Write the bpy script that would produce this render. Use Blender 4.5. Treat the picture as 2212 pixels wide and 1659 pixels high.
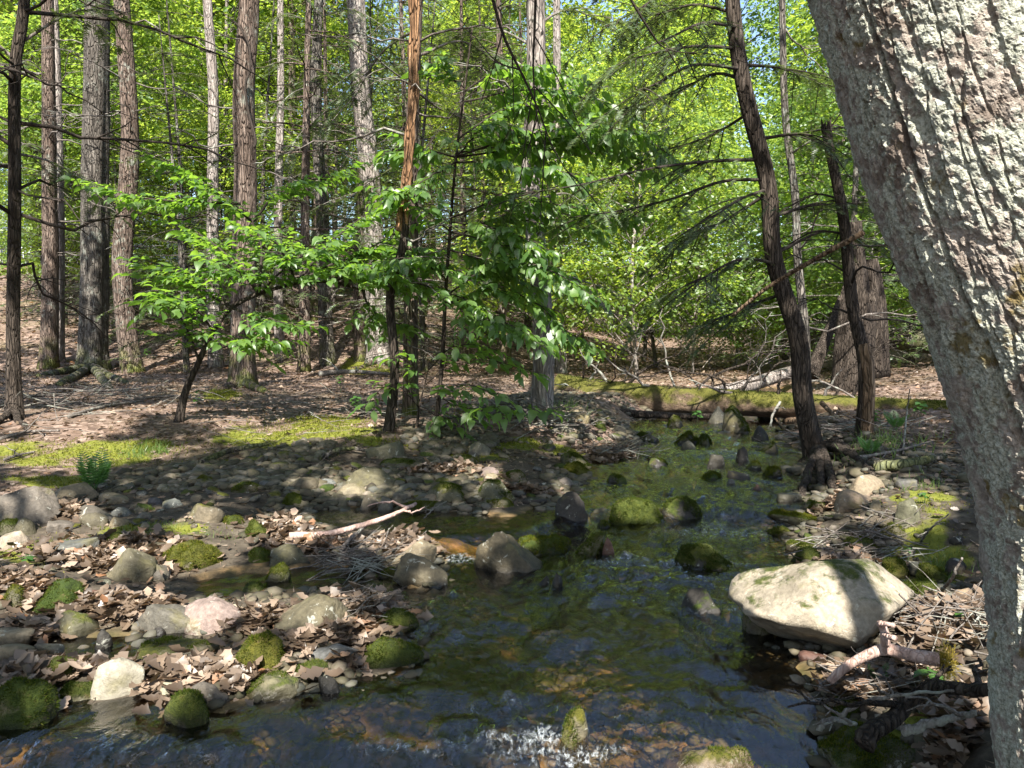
import bpy, math, random
import numpy as np
from mathutils import Vector, Matrix

for o in list(bpy.data.objects):
    bpy.data.objects.remove(o)
sc = bpy.context.scene
COL = sc.collection
RNG = np.random.default_rng(11)
random.seed(11)

# ------------------------------------------------------------------ camera, sky, sun, exposure
FPX, CX, CY, HORIZON = 1639.0, 1106.0, 829.5, 720.0       # photograph measured on a 2212 x 1659 raster
CAM_Z = 1.5
PITCH = math.atan((CY - HORIZON) / FPX)
cam = bpy.data.cameras.new('camera')
cam.sensor_width = 36.0
cam.lens = 36.0 * FPX / 2212.0
cam.clip_start = 0.05
cam.clip_end = 900.0
cam_o = bpy.data.objects.new('camera', cam)
COL.objects.link(cam_o)
cam_o.location = (0, 0, CAM_Z)
cam_o.rotation_euler = (math.radians(90) - PITCH, 0, 0)
sc.camera = cam_o

SUN_ELEV = math.radians(49)
SUN_H = np.array([-0.03, -1.0]); SUN_H /= np.linalg.norm(SUN_H)
SUN = np.array([SUN_H[0] * math.cos(SUN_ELEV), SUN_H[1] * math.cos(SUN_ELEV), math.sin(SUN_ELEV)])
world = bpy.data.worlds.new('World')
sc.world = world
world.use_nodes = True
wn = world.node_tree
bg = wn.nodes['Background']
sky = wn.nodes.new('ShaderNodeTexSky')
sky.sky_type = 'NISHITA'
sky.sun_disc = False
sky.sun_elevation = SUN_ELEV
sky.sun_rotation = math.atan2(SUN_H[0], SUN_H[1])
sky.air_density = 1.0
sky.dust_density = 1.4
wn.links.new(sky.outputs[0], bg.inputs[0])
bg.inputs[1].default_value = 0.10
sun = bpy.data.lights.new('sun', 'SUN')
sun.energy = 5.0
sun.angle = math.radians(0.53)
sun.color = (1.0, 0.95, 0.87)
sun_o = bpy.data.objects.new('sun', sun)
COL.objects.link(sun_o)
sun_o.rotation_euler = Vector(SUN).to_track_quat('Z', 'Y').to_euler()
sc.view_settings.view_transform = 'Standard'
sc.view_settings.look = 'None'
sc.view_settings.exposure = 1.9
sc.view_settings.gamma = 1.0
sc.view_settings.use_curve_mapping = False
cy = sc.cycles
cy.use_denoising = True
cy.max_bounces = 7
cy.diffuse_bounces = 3
cy.glossy_bounces = 3
cy.transmission_bounces = 4
cy.transparent_max_bounces = 8
cy.sample_clamp_indirect = 3.0
cy.caustics_reflective = False
cy.caustics_refractive = False

# ------------------------------------------------------------------ numeric helpers
def ss(a, b, x):
    t = np.clip((np.asarray(x, float) - a) / (b - a), 0, 1)
    return t * t * (3 - 2 * t)

def _hash(x, y, z, seed):
    h = (x.astype(np.int64) * 374761393 + y.astype(np.int64) * 668265263 + z.astype(np.int64) * 1440662683 + seed * 974711) & 0xFFFFFFFF
    h = ((h ^ (h >> 13)) * 1274126177) & 0xFFFFFFFF
    h = ((h ^ (h >> 16)) * 2246822519) & 0xFFFFFFFF
    return ((h ^ (h >> 15)) & 0xFFFFFF) / float(0xFFFFFF)

def vn(x, y, z=0.0, seed=0):
    """value noise in -1..1"""
    x, y, z = np.broadcast_arrays(np.asarray(x, float), np.asarray(y, float), np.asarray(z, float))
    xi, yi, zi = np.floor(x), np.floor(y), np.floor(z)
    u, v, w = x - xi, y - yi, z - zi
    u = u * u * u * (u * (u * 6 - 15) + 10); v = v * v * v * (v * (v * 6 - 15) + 10); w = w * w * w * (w * (w * 6 - 15) + 10)
    def c(a, b, d): return _hash(xi + a, yi + b, zi + d, seed)
    x00 = c(0, 0, 0) * (1 - u) + c(1, 0, 0) * u
    x10 = c(0, 1, 0) * (1 - u) + c(1, 1, 0) * u
    x01 = c(0, 0, 1) * (1 - u) + c(1, 0, 1) * u
    x11 = c(0, 1, 1) * (1 - u) + c(1, 1, 1) * u
    return 2 * ((x00 * (1 - v) + x10 * v) * (1 - w) + (x01 * (1 - v) + x11 * v) * w) - 1

def fbm(x, y, z=0.0, seed=0, oct=4, gain=0.5):
    s, a, f = 0.0, 1.0, 1.0
    for i in range(oct):
        s = s + a * vn(np.asarray(x) * f, np.asarray(y) * f, np.asarray(z) * f, seed + i * 17)
        a *= gain; f *= 2.03
    return s

def worley2(x, y, seed=0):
    xi, yi = np.floor(x), np.floor(y)
    f1 = np.full(x.shape, 9.0); f2 = np.full(x.shape, 9.0); cid = np.zeros(x.shape)
    zz = np.zeros_like(x)
    for a in (-1, 0, 1):
        for b in (-1, 0, 1):
            cx_, cy_ = xi + a, yi + b
            px = cx_ + _hash(cx_, cy_, zz, seed); py = cy_ + _hash(cx_, cy_, zz, seed + 5)
            d = np.hypot(px - x, py - y)
            near = d < f1
            f2 = np.where(near, f1, np.minimum(f2, d))
            cid = np.where(near, _hash(cx_, cy_, zz, seed + 9), cid)
            f1 = np.where(near, d, f1)
    return f1, f2, cid

_cp, _sp = math.cos(PITCH), math.sin(PITCH)
def ray(px, py):
    a = (np.asarray(px, float) - CX) / FPX
    b = -(np.asarray(py, float) - CY) / FPX
    return np.stack([a, _cp + b * _sp, -_sp + b * _cp], -1)

def at(px, py, Y):
    """the point of the place that lies Y metres ahead, seen at that spot of the photograph"""
    r = ray(px, py)
    return np.array([0, 0, CAM_Z]) + r * (Y / r[..., 1:2] if r.ndim > 1 else Y / r[1])

def spline(pts, n):
    P = np.asarray(pts, float)
    if len(P) == 2:
        t = np.linspace(0, 1, n)[:, None]
        return P[0] * (1 - t) + P[1] * t
    Q = np.vstack([2 * P[0] - P[1], P, 2 * P[-1] - P[-2]])
    m = len(P) - 1
    tt = np.linspace(0, m - 1e-6, n)
    i = tt.astype(int); t = (tt - i)[:, None]
    p0, p1, p2, p3 = Q[i], Q[i + 1], Q[i + 2], Q[i + 3]
    return 0.5 * (2 * p1 + (p2 - p0) * t + (2 * p0 - 5 * p1 + 4 * p2 - p3) * t ** 2 + (3 * p1 - p0 - 3 * p2 + p3) * t ** 3)

def unit(v):
    v = np.asarray(v, float)
    return v / (np.linalg.norm(v, axis=-1, keepdims=True) + 1e-9)

# ------------------------------------------------------------------ mesh helpers
def mesh_from(name, V, F, smooth=True, attrs=None):
    """F: one array (m,3)/(m,4) or a list of such arrays"""
    me = bpy.data.meshes.new(name)
    V = np.ascontiguousarray(V, dtype=np.float32)
    Fs = F if isinstance(F, list) else [F]
    Fs = [np.asarray(f, dtype=np.int32) for f in Fs if len(f)]
    me.vertices.add(len(V)); me.vertices.foreach_set('co', V.ravel())
    nl = sum(f.size for f in Fs); npoly = sum(len(f) for f in Fs)
    me.loops.add(nl); me.polygons.add(npoly)
    me.loops.foreach_set('vertex_index', np.concatenate([f.ravel() for f in Fs]))
    tot = np.concatenate([np.full(len(f), f.shape[1], np.int32) for f in Fs])
    st = np.concatenate([[0], np.cumsum(tot)[:-1]]).astype(np.int32)
    me.polygons.foreach_set('loop_start', st)
    me.polygons.foreach_set('use_smooth', np.full(npoly, smooth, dtype=bool))
    for k, a in (attrs or {}).items():
        at_ = me.attributes.new(k, 'FLOAT', 'POINT')
        at_.data.foreach_set('value', np.ascontiguousarray(a, dtype=np.float32))
    me.update(calc_edges=True)
    return me

def link(name, me, mat=None, parent=None):
    o = bpy.data.objects.new(name, me)
    COL.objects.link(o)
    if mat is not None and me is not None and not me.materials:
        me.materials.append(mat)
    if parent is not None:
        o.parent = parent
    return o

def tag(o, label, cat, group=None):
    o['label'] = label; o['category'] = cat
    if group: o['group'] = group
    return o

def empty(name, loc, label=None, cat=None, group=None):
    o = bpy.data.objects.new(name, None)
    COL.objects.link(o)
    o.location = Vector([float(c) for c in loc])
    o.empty_display_size = 0.1
    if label: tag(o, label, cat, group)
    return o

def part(root, name, V, F, mat, smooth=True, attrs=None, base=None):
    """a child mesh; V in world space, root an unrotated empty or mesh"""
    loc = np.array(base if base is not None else root.location)
    return link(name, mesh_from(name, np.asarray(V) - loc, F, smooth, attrs), mat, root)

def solo(name, loc, V, F, mat, label=None, cat=None, group=None, smooth=True, attrs=None, kind=None):
    o = link(name, mesh_from(name, np.asarray(V) - np.asarray(loc), F, smooth, attrs), mat)
    o.location = Vector([float(c) for c in loc])
    if label: tag(o, label, cat, group)
    if kind: o['kind'] = kind
    return o

class Acc:
    """collects pieces that make up one mesh"""
    def __init__(s): s.V = []; s.F3 = []; s.F4 = []; s.n = 0
    def add(s, V, F):
        V = np.asarray(V, float)
        for f in (F if isinstance(F, list) else [F]):
            f = np.asarray(f)
            if len(f): (s.F3 if f.shape[1] == 3 else s.F4).append(f + s.n)
        s.V.append(V); s.n += len(V)
        return s
    def get(s):
        F = []
        if s.F3: F.append(np.vstack(s.F3))
        if s.F4: F.append(np.vstack(s.F4))
        return np.vstack(s.V), F

def tube(P, R, seg=8, cap=True, fl=None):
    P = np.asarray(P, float); n = len(P)
    R = np.broadcast_to(np.asarray(R, float), (n,))
    T = unit(np.gradient(P, axis=0))
    a = np.array([0, 0, 1.0]) if abs(T[0][2]) < 0.8 else np.array([0, 1.0, 0])
    X = np.zeros_like(P); X[0] = unit(np.cross(np.cross(T[0], a), T[0]))
    for i in range(1, n):
        v = X[i - 1] - T[i] * np.dot(X[i - 1], T[i]); X[i] = unit(v)
    Y = np.cross(T, X)
    th = np.linspace(0, 2 * math.pi, seg, endpoint=False)
    rr = R[:, None] * (np.ones((n, seg)) if fl is None else fl(np.arange(n)[:, None], th[None, :], P))
    V = P[:, None, :] + rr[..., None] * (np.cos(th)[None, :, None] * X[:, None, :] + np.sin(th)[None, :, None] * Y[:, None, :])
    V = V.reshape(-1, 3)
    i, j = np.meshgrid(np.arange(n - 1), np.arange(seg), indexing='ij')
    a_ = i * seg + j; b_ = i * seg + (j + 1) % seg
    Q = np.stack([a_, b_, b_ + seg, a_ + seg], -1).reshape(-1, 4)
    F = [Q]
    if cap:
        k = len(V)
        V = np.vstack([V, P[0], P[-1]])
        jj = np.arange(seg)
        F.append(np.stack([np.full(seg, k), (jj + 1) % seg, jj], -1))
        F.append(np.stack([np.full(seg, k + 1), (n - 1) * seg + jj, (n - 1) * seg + (jj + 1) % seg], -1))
    return V, F

def frames(t, n):
    """rotation matrices (N,3,3) whose columns are side, t, normal"""
    t = unit(t); s = unit(np.cross(t, n)); n2 = np.cross(s, t)
    return np.stack([s, t, n2], -1)

def scatter(TV, TF, pos, R, scale):
    TV = np.asarray(TV, float); TF = np.asarray(TF)
    N = len(pos); sc_ = np.asarray(scale, float)
    if sc_.ndim == 1: sc_ = sc_[:, None]
    L = TV[None] * sc_[:, None, :] if sc_.shape[1] == 3 else TV[None] * sc_[:, None, :]
    V = np.einsum('nij,nkj->nki', R, L) + np.asarray(pos)[:, None, :]
    F = TF[None] + (np.arange(N) * len(TV))[:, None, None]
    return V.reshape(-1, 3), F.reshape(-1, TF.shape[1])

def rand_rot(N, tilt=3.2):
    ax = unit(RNG.normal(size=(N, 3))); an = RNG.uniform(-tilt, tilt, N)
    K = np.zeros((N, 3, 3))
    K[:, 0, 1] = -ax[:, 2]; K[:, 0, 2] = ax[:, 1]; K[:, 1, 0] = ax[:, 2]; K[:, 1, 2] = -ax[:, 0]; K[:, 2, 0] = -ax[:, 1]; K[:, 2, 1] = ax[:, 0]
    return np.eye(3)[None] + np.sin(an)[:, None, None] * K + (1 - np.cos(an))[:, None, None] * (K @ K)

def ico(sub):
    import bmesh
    bm = bmesh.new(); bmesh.ops.create_icosphere(bm, subdivisions=sub, radius=1.0)
    V = np.array([v.co[:] for v in bm.verts]); F = np.array([[v.index for v in f.verts] for f in bm.faces]); bm.free()
    return V, F
ICO = {k: ico(k) for k in (1, 2, 3, 4)}

def boxV(x0, x1, y0, y1, z0, z1):
    V = np.array([[x, y, z] for z in (z0, z1) for y in (y0, y1) for x in (x0, x1)], float)
    F = np.array([[0, 2, 3, 1], [4, 5, 7, 6], [0, 1, 5, 4], [1, 3, 7, 5], [3, 2, 6, 7], [2, 0, 4, 6]])
    return V, F

# ------------------------------------------------------------------ materials
class NM:
    def __init__(s, name):
        s.m = bpy.data.materials.new(name); s.m.use_nodes = True
        s.t = s.m.node_tree
        for n in list(s.t.nodes): s.t.nodes.remove(n)
        s.out = s.t.nodes.new('ShaderNodeOutputMaterial')
    def set(s, sock, v):
        if v is None: return
        if isinstance(v, bpy.types.NodeSocket): s.t.links.new(v, sock)
        else:
            if hasattr(sock.default_value, '__len__') and not hasattr(v, '__len__'): v = [v] * len(sock.default_value)
            if hasattr(sock.default_value, '__len__') and len(sock.default_value) == 4 and len(v) == 3: v = (*v, 1.0)
            sock.default_value = v
    def n(s, typ, ins=(), out=0, **kw):
        nd = s.t.nodes.new('ShaderNode' + typ)
        for k, v in kw.items(): setattr(nd, k, v)
        for k, v in (ins.items() if isinstance(ins, dict) else enumerate(ins)): s.set(nd.inputs[k], v)
        return nd.outputs[out]
    def obj(s): return s.n('TexCoord', out='Object')
    def pos(s): return s.n('NewGeometry', out='Position')
    def mapping(s, v, scale): return s.n('Mapping', {'Vector': v, 'Scale': scale})
    def noise(s, v, scale, detail=4, rough=0.55, dist=0.0, out=0):
        return s.n('TexNoise', {'Vector': v, 'Scale': scale, 'Detail': detail, 'Roughness': rough, 'Distortion': dist}, out=out)
    def vor(s, v, scale, feature='F1', out=0): return s.n('TexVoronoi', {'Vector': v, 'Scale': scale}, out=out, feature=feature)
    def ramp(s, f, stops):
        nd = s.t.nodes.new('ShaderNodeValToRGB'); s.set(nd.inputs[0], f)
        el = nd.color_ramp.elements
        while len(el) < len(stops): el.new(0.5)
        for e, (p, c) in zip(el, stops):
            e.position = p; e.color = (*c, 1.0) if hasattr(c, '__len__') else (c, c, c, 1)
        return nd.outputs[0]
    def mix(s, f, a, b, mode='MIX'):
        nd = s.t.nodes.new('ShaderNodeMix'); nd.data_type = 'RGBA'; nd.blend_type = mode
        s.set(nd.inputs[0], f); s.set(nd.inputs[6], a); s.set(nd.inputs[7], b)
        return nd.outputs[2]
    def math(s, op, a, b=None, c=None, clamp=False):
        nd = s.t.nodes.new('ShaderNodeMath'); nd.operation = op; nd.use_clamp = clamp
        s.set(nd.inputs[0], a); s.set(nd.inputs[1], b)
        if c is not None: s.set(nd.inputs[2], c)
        return nd.outputs[0]
    def mr(s, v, a, b, c=0.0, d=1.0, smooth=False):
        return s.n('MapRange', {0: v, 1: a, 2: b, 3: c, 4: d}, interpolation_type='SMOOTHSTEP' if smooth else 'LINEAR')
    def bump(s, h, strength=0.5, dist=0.02, normal=None):
        return s.n('Bump', {'Height': h, 'Strength': strength, 'Distance': dist, 'Normal': normal})
    def attr(s, name, out='Fac', typ='GEOMETRY'): return s.n('Attribute', out=out, attribute_name=name, attribute_type=typ)
    def pbsdf(s, color, rough=0.9, normal=None, spec=0.3, **kw):
        ins = {'Base Color': color, 'Roughness': rough, 'Normal': normal, 'Specular IOR Level': spec}
        ins.update(kw)
        return s.n('BsdfPrincipled', ins)
    def done(s, sh):
        s.t.links.new(sh, s.out.inputs['Surface']); return s.m

def leaf_mat(name, stops, tcol, tmix=0.45, gloss=0.06, rough=0.45, tree_var=0.0):
    m = NM(name)
    isl = m.n('NewGeometry', out='Random Per Island')
    obr = m.n('ObjectInfo', out='Random')
    r = m.math('FRACT', m.math('ADD', isl, m.math('MULTIPLY', obr, 3.7)))
    col = m.ramp(r, stops)
    tc = m.mix(1.0, m.ramp(r, [(0.0, (0.6, 0.7, 0.55)), (1.0, (1.15, 1.1, 1.0))]), tcol, 'MULTIPLY')
    if tree_var > 0:
        tv = m.ramp(obr, [(0.0, (1 - tree_var, 1 - tree_var * .75, 1.0)), (0.5, (1 - tree_var * .45, 1 - tree_var * .25, 1.0)), (1.0, (1.05, 1.0, 0.9))])
        col = m.mix(1.0, col, tv, 'MULTIPLY'); tc = m.mix(1.0, tc, tv, 'MULTIPLY')
    d = m.n('BsdfDiffuse', {'Color': col})
    t = m.n('BsdfTranslucent', {'Color': tc})
    s1 = m.n('MixShader', {0: tmix, 1: d, 2: t})
    if gloss > 0:
        g = m.n('BsdfGlossy', {'Color': (1, 1, 1), 'Roughness': rough})
        s1 = m.n('MixShader', {0: m.n('Fresnel', {'IOR': 1.25}) if gloss == 'f' else gloss, 1: s1, 2: g})
    return m.done(s1)

def bark_mat(name, c1, c2, c3, lich=(0.3, 0.32, 0.27), lich_amt=0.42, scale=1.0, bump=0.9, moss_low=0.0):
    m = NM(name)
    o = m.obj()
    v1 = m.mapping(o, (15 * scale, 15 * scale, 1.5 * scale))
    n1 = m.noise(v1, 1.0, 5, 0.6, 0.4)
    v2 = m.mapping(o, (40 * scale, 40 * scale, 9 * scale))
    n2 = m.noise(v2, 1.0, 4, 0.6)
    big = m.noise(o, 1.6, 4, 0.6)
    vc = m.mapping(o, (22 * scale, 22 * scale, 3.0 * scale))
    wob = m.n('VectorMath', [vc, m.n('VectorMath', [m.noise(m.mapping(o, (6, 6, 2)), 1.0, 3, out=1), (2.2, 2.2, 1.0)], operation='MULTIPLY')], operation='ADD')
    edge = m.mr(m.vor(wob, 1.0, 'DISTANCE_TO_EDGE'), 0.0, 0.16, 0, 1, True)
    col = m.ramp(n1, [(0.3, c1), (0.5, c2), (0.72, c3)])
    col = m.mix(edge, m.mix(0.55, col, c1), col)
    col = m.mix(m.mr(n2, 0.35, 0.7, 0.0, 0.35), col, c1)
    lm = m.mr(m.math('MULTIPLY_ADD', m.noise(o, 9, 5, 0.7), 0.5, m.math('MULTIPLY', big, 0.5)), 1 - lich_amt - 0.06, 1 - lich_amt + 0.08, 0, 0.75, True)
    col = m.mix(lm, col, lich)
    if moss_low > 0:
        z = m.n('SeparateXYZ', [o], out=2)
        f = m.math('MULTIPLY', m.mr(z, 0.05, 0.9, 1, 0), m.mr(m.noise(o, 4, 4), 0.42, 0.56, 0, moss_low))
        col = m.mix(f, col, (0.10, 0.115, 0.02))
    h = m.math('ADD', m.math('MULTIPLY', n1, 0.6), m.math('MULTIPLY_ADD', edge, 0.8, m.math('MULTIPLY', n2, 0.5)))
    return m.done(m.pbsdf(col, 0.95, m.bump(h, bump, 0.05), 0.15))

MAT = {}
MAT['bark_brown'] = bark_mat('bark_brown', (0.042, 0.030, 0.023), (0.145, 0.108, 0.086), (0.27, 0.215, 0.18), moss_low=0.9, bump=1.0)
MAT['bark_grey'] = bark_mat('bark_grey', (0.035, 0.031, 0.026), (0.12, 0.106, 0.09), (0.225, 0.205, 0.18), moss_low=0.6, bump=1.0)
MAT['bark_pale'] = bark_mat('bark_pale', (0.09, 0.075, 0.065), (0.27, 0.235, 0.21), (0.42, 0.38, 0.345), scale=0.8, bump=0.8)
MAT['bark_dark'] = bark_mat('bark_dark', (0.022, 0.017, 0.013), (0.060, 0.047, 0.037), (0.12, 0.098, 0.08), lich_amt=0.26, scale=1.6)
MAT['twig'] = bark_mat('twig_bark', (0.06, 0.05, 0.043), (0.14, 0.12, 0.105), (0.27, 0.25, 0.23), lich_amt=0.45, scale=3, bump=0.3)
MAT['twig_dark'] = bark_mat('twig_bark_dark', (0.02, 0.016, 0.013), (0.045, 0.036, 0.03), (0.075, 0.062, 0.052), lich=(0.13, 0.13, 0.11), lich_amt=0.3, scale=3, bump=0.3)
MAT['deadwood'] = bark_mat('dead_wood', (0.075, 0.048, 0.030), (0.19, 0.13, 0.082), (0.30, 0.22, 0.15), lich_amt=0.3, bump=0.9)
MAT['orange_wood'] = bark_mat('orange_wood', (0.08, 0.045, 0.025), (0.29, 0.165, 0.085), (0.42, 0.27, 0.16), lich=(0.12, 0.09, 0.07), lich_amt=0.40, bump=1.0)
MAT['pink_wood'] = bark_mat('pink_wood', (0.24, 0.155, 0.125), (0.40, 0.285, 0.24), (0.52, 0.40, 0.35), lich=(0.45, 0.42, 0.38), lich_amt=0.35, scale=2.0, bump=0.4)

MAT['leaf_hero'] = leaf_mat('leaf_sapling', [(0, (0.035, 0.085, 0.014)), (0.5, (0.058, 0.125, 0.020)), (1, (0.095, 0.17, 0.028))], (0.28, 0.48, 0.05), 0.5, 0.045, 0.5)
MAT['leaf_maple'] = leaf_mat('leaf_maple', [(0, (0.060, 0.120, 0.016)), (0.5, (0.105, 0.180, 0.024)), (1, (0.165, 0.230, 0.036))], (0.56, 0.66, 0.085), 0.56, 0.03, 0.45, 0.5)
MAT['leaf_shade_canopy'] = leaf_mat('leaf_shade_canopy', [(0, (0.04, 0.085, 0.014)), (1, (0.08, 0.13, 0.02))], (0.12, 0.20, 0.02), 0.3, 0.03)
MAT['needle'] = leaf_mat('needle_hemlock', [(0, (0.032, 0.055, 0.022)), (0.6, (0.060, 0.092, 0.034)), (1, (0.105, 0.13, 0.05))], (0.16, 0.22, 0.05), 0.3, 0.05)
MAT['fern'] = leaf_mat('leaf_fern', [(0, (0.035, 0.095, 0.016)), (1, (0.06, 0.14, 0.024))], (0.12, 0.28, 0.035), 0.4, 0.05)
MAT['grass'] = leaf_mat('grass_blade', [(0, (0.06, 0.12, 0.02)), (1, (0.12, 0.17, 0.04))], (0.2, 0.3, 0.04), 0.4, 0.04)
MAT['moss_blade'] = leaf_mat('moss_blade', [(0, (0.028, 0.042, 0.006)), (0.5, (0.060, 0.078, 0.010)), (0.85, (0.115, 0.122, 0.018)), (1, (0.12, 0.085, 0.03))], (0.14, 0.16, 0.015), 0.3, 0.0, 0.45, 0.4)
MAT['dead_leaf'] = leaf_mat('dead_leaf', [(0, (0.045, 0.031, 0.021)), (0.35, (0.092, 0.064, 0.042)), (0.7, (0.165, 0.120, 0.083)), (0.94, (0.29, 0.22, 0.165)), (1, (0.19, 0.09, 0.04))], (0.26, 0.15, 0.08), 0.2, 0.04)

def rock_mat():
    m = NM('rock')
    info = m.t.nodes.new('ShaderNodeObjectInfo')
    base, moss, rnd = info.outputs['Color'], info.outputs['Alpha'], info.outputs['Random']
    p = m.pos()
    n1 = m.noise(p, 7, 6, 0.62, 0.3); n2 = m.noise(p, 42, 5, 0.65); n3 = m.noise(p, 2.6, 3)
    col = m.mix(1.0, base, m.ramp(n1, [(0.25, (0.38, 0.36, 0.32)), (0.5, (0.95, 0.93, 0.88)), (0.75, (1.4, 1.3, 1.15))]), 'MULTIPLY')
    col = m.mix(m.mr(n2, 0.38, 0.62, 0.0, 0.6), col, m.mix(1.0, base, (0.45, 0.43, 0.40), 'MULTIPLY'))
    lich = m.mr(m.noise(p, 15, 5, 0.7, 0.5), 0.60, 0.66, 0, 0.55, True)
    col = m.mix(lich, col, (0.40, 0.40, 0.34))
    stain = m.mr(m.noise(p, 5, 4, 0.6), 0.55, 0.7, 0, 0.5, True)
    col = m.mix(stain, col, (0.13, 0.115, 0.045))
    nz = m.n('SeparateXYZ', [m.n('NewGeometry', out='Normal')], out=2)
    s = m.math('ADD', m.math('MULTIPLY', nz, 0.42), m.math('ADD', m.math('MULTIPLY', m.noise(p, 9, 5, 0.65), 0.9), m.math('MULTIPLY', n3, 0.5)))
    # s ~ 0.3 .. 1.5, threshold falls with the amount of moss
    th = m.math('MULTIPLY_ADD', moss, -1.35, 1.62)
    mk = m.mr(m.math('SUBTRACT', s, th), -0.05, 0.12, 0, 1, True)
    mcol = m.ramp(m.noise(p, 26, 5, 0.7), [(0.25, (0.018, 0.024, 0.005)), (0.5, (0.050, 0.062, 0.009)), (0.8, (0.105, 0.108, 0.017))])
    mcol = m.mix(1.0, mcol, m.ramp(rnd, [(0, (0.65, 0.85, 0.8)), (0.5, (1.0, 1.0, 1.0)), (1, (1.45, 1.15, 0.9))]), 'MULTIPLY')
    mcol = m.mix(m.mr(m.noise(p, 13, 4, 0.7), 0.58, 0.68, 0, 0.8, True), mcol, (0.075, 0.055, 0.025))
    col2 = m.mix(mk, col, mcol)
    h = m.math('ADD', m.math('MULTIPLY', n1, 1.0), m.math('MULTIPLY', n2, 0.4))
    h = m.math('ADD', h, m.math('MULTIPLY', mk, m.math('MULTIPLY', m.noise(p, 120, 3, 0.7), 0.9)))
    wet = m.attr('wet')
    col2 = m.mix(wet, col2, m.mix(1.0, col2, (0.40, 0.38, 0.36), 'MULTIPLY'))
    return m.done(m.pbsdf(col2, m.math('SUBTRACT', m.mr(mk, 0, 1, 0.72, 1.0), m.math('MULTIPLY', wet, 0.45)), m.bump(h, 0.8, 0.025), 0.3))
MAT['rock'] = rock_mat()

# ------------------------------------------------------------------ terrain and stream: shape functions
def wz(x, y):
    x = np.asarray(x, float); y = np.asarray(y, float)
    z = -0.10 + 0.10 * ss(2.55, 3.10, y + 0.10 * np.sin(3 * x) + 0.25 * ss(0.1, -1.2, x))
    a = 5.05 + 0.70 * ss(-0.2, 0.7, x)
    z = z + 0.075 * ss(a, a + 0.3, y + 0.05 * np.sin(7 * x))
    z = z + 0.013 * np.clip(y - 6.2, 0, 40)
    return z

def unproj_water(p):
    out = []
    for px, py in p:
        r = ray(px, py); z = 0.0
        for _ in range(6):
            t = (z - CAM_Z) / r[2]; z = float(wz(r[0] * t, r[1] * t))
        out.append((r[0] * t, r[1] * t))
    return np.array(out)

POOLS = [unproj_water(p) for p in (
    [(-900, 1560), (0, 1560), (130, 1540), (350, 1550), (520, 1525), (690, 1498), (800, 1470), (905, 1440), (895, 1375), (880, 1320), (955, 1285), (962, 1235),
     (955, 1205), (930, 1165), (840, 1148), (700, 1140), (650, 1112), (800, 1092), (960, 1108), (1100, 1112), (1200, 1085), (1262, 1062), (1258, 1032), (1300, 1003), (1360, 985),
     (1400, 952), (1350, 925), (1400, 905), (1470, 886), (1520, 868), (1600, 840), (1700, 838), (1690, 885), (1700, 910), (1690, 950), (1732, 985), (1712, 1030), (1762, 1075), (1740, 1112), (1650, 1125),
     (1650, 1150), (1700, 1178), (1730, 1228), (1900, 1232), (2010, 1258), (2015, 1290), (1950, 1310), (1680, 1400), (1735, 1440), (1790, 1510), (1785, 1560), (1805, 1620), (1815, 1700), (1800, 2000), (-1200, 2000)],
    [(425, 1255), (560, 1236), (700, 1230), (860, 1242), (905, 1285), (900, 1330), (870, 1315), (760, 1290), (600, 1287), (470, 1292)],
    [(-60, 1400), (120, 1385), (250, 1380), (430, 1398), (520, 1410), (400, 1428), (200, 1432), (60, 1446), (-60, 1452)],
)]

def sdf_pool(x, y):
    x = np.asarray(x, float).ravel(); y = np.asarray(y, float).ravel()
    best = np.full(x.shape, 1e9)
    for P in POOLS:
        d2 = np.full(x.shape, 1e9); ins = np.zeros(x.shape, bool)
        for a, b in zip(P, np.roll(P, -1, 0)):
            e = b - a
            t = np.clip(((x - a[0]) * e[0] + (y - a[1]) * e[1]) / (e @ e + 1e-9), 0, 1)
            d2 = np.minimum(d2, (x - a[0] - t * e[0]) ** 2 + (y - a[1] - t * e[1]) ** 2)
            c = ((a[1] > y) != (b[1] > y)) & (x < (b[0] - a[0]) * (y - a[1]) / (b[1] - a[1] + 1e-12) + a[0])
            ins ^= c
        sd = np.sqrt(d2) * np.where(ins, -1, 1)
        best = np.minimum(best, sd)
    return best

def land(x, y):
    xs = x - (0.6 + 0.12 * y)                     # left or right of the stream
    left = 0.10 + 0.10 * ss(5.0, 7.2, y) + 0.27 * ss(7.2, 9.6, y + 0.25 * x * 0 + 0.5 * vn(x * 0.6, y * 0.6, 0, 3))
    right = 0.26 + 0.16 * ss(4, 9, y) + 0.25 * ss(2.5, 7, x - 0.25 * y) + 0.05 * np.clip(x - 3 - 0.2 * y, 0, 6)
    w = ss(-0.6, 0.6, xs)
    z = left * (1 - w) + right * w
    d = np.hypot(x, y)
    hl = ss(6, -4, x)
    hill = hl * (0.19 * np.clip(y - 19.5, 0, 45) * ss(19.5, 25, y))
    far = (1 - hl) * 0.06 * np.clip(d - 26, 0, 60) + 0.10 * np.clip(d - 64, 0, 200)
    return z + hill + far

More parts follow.
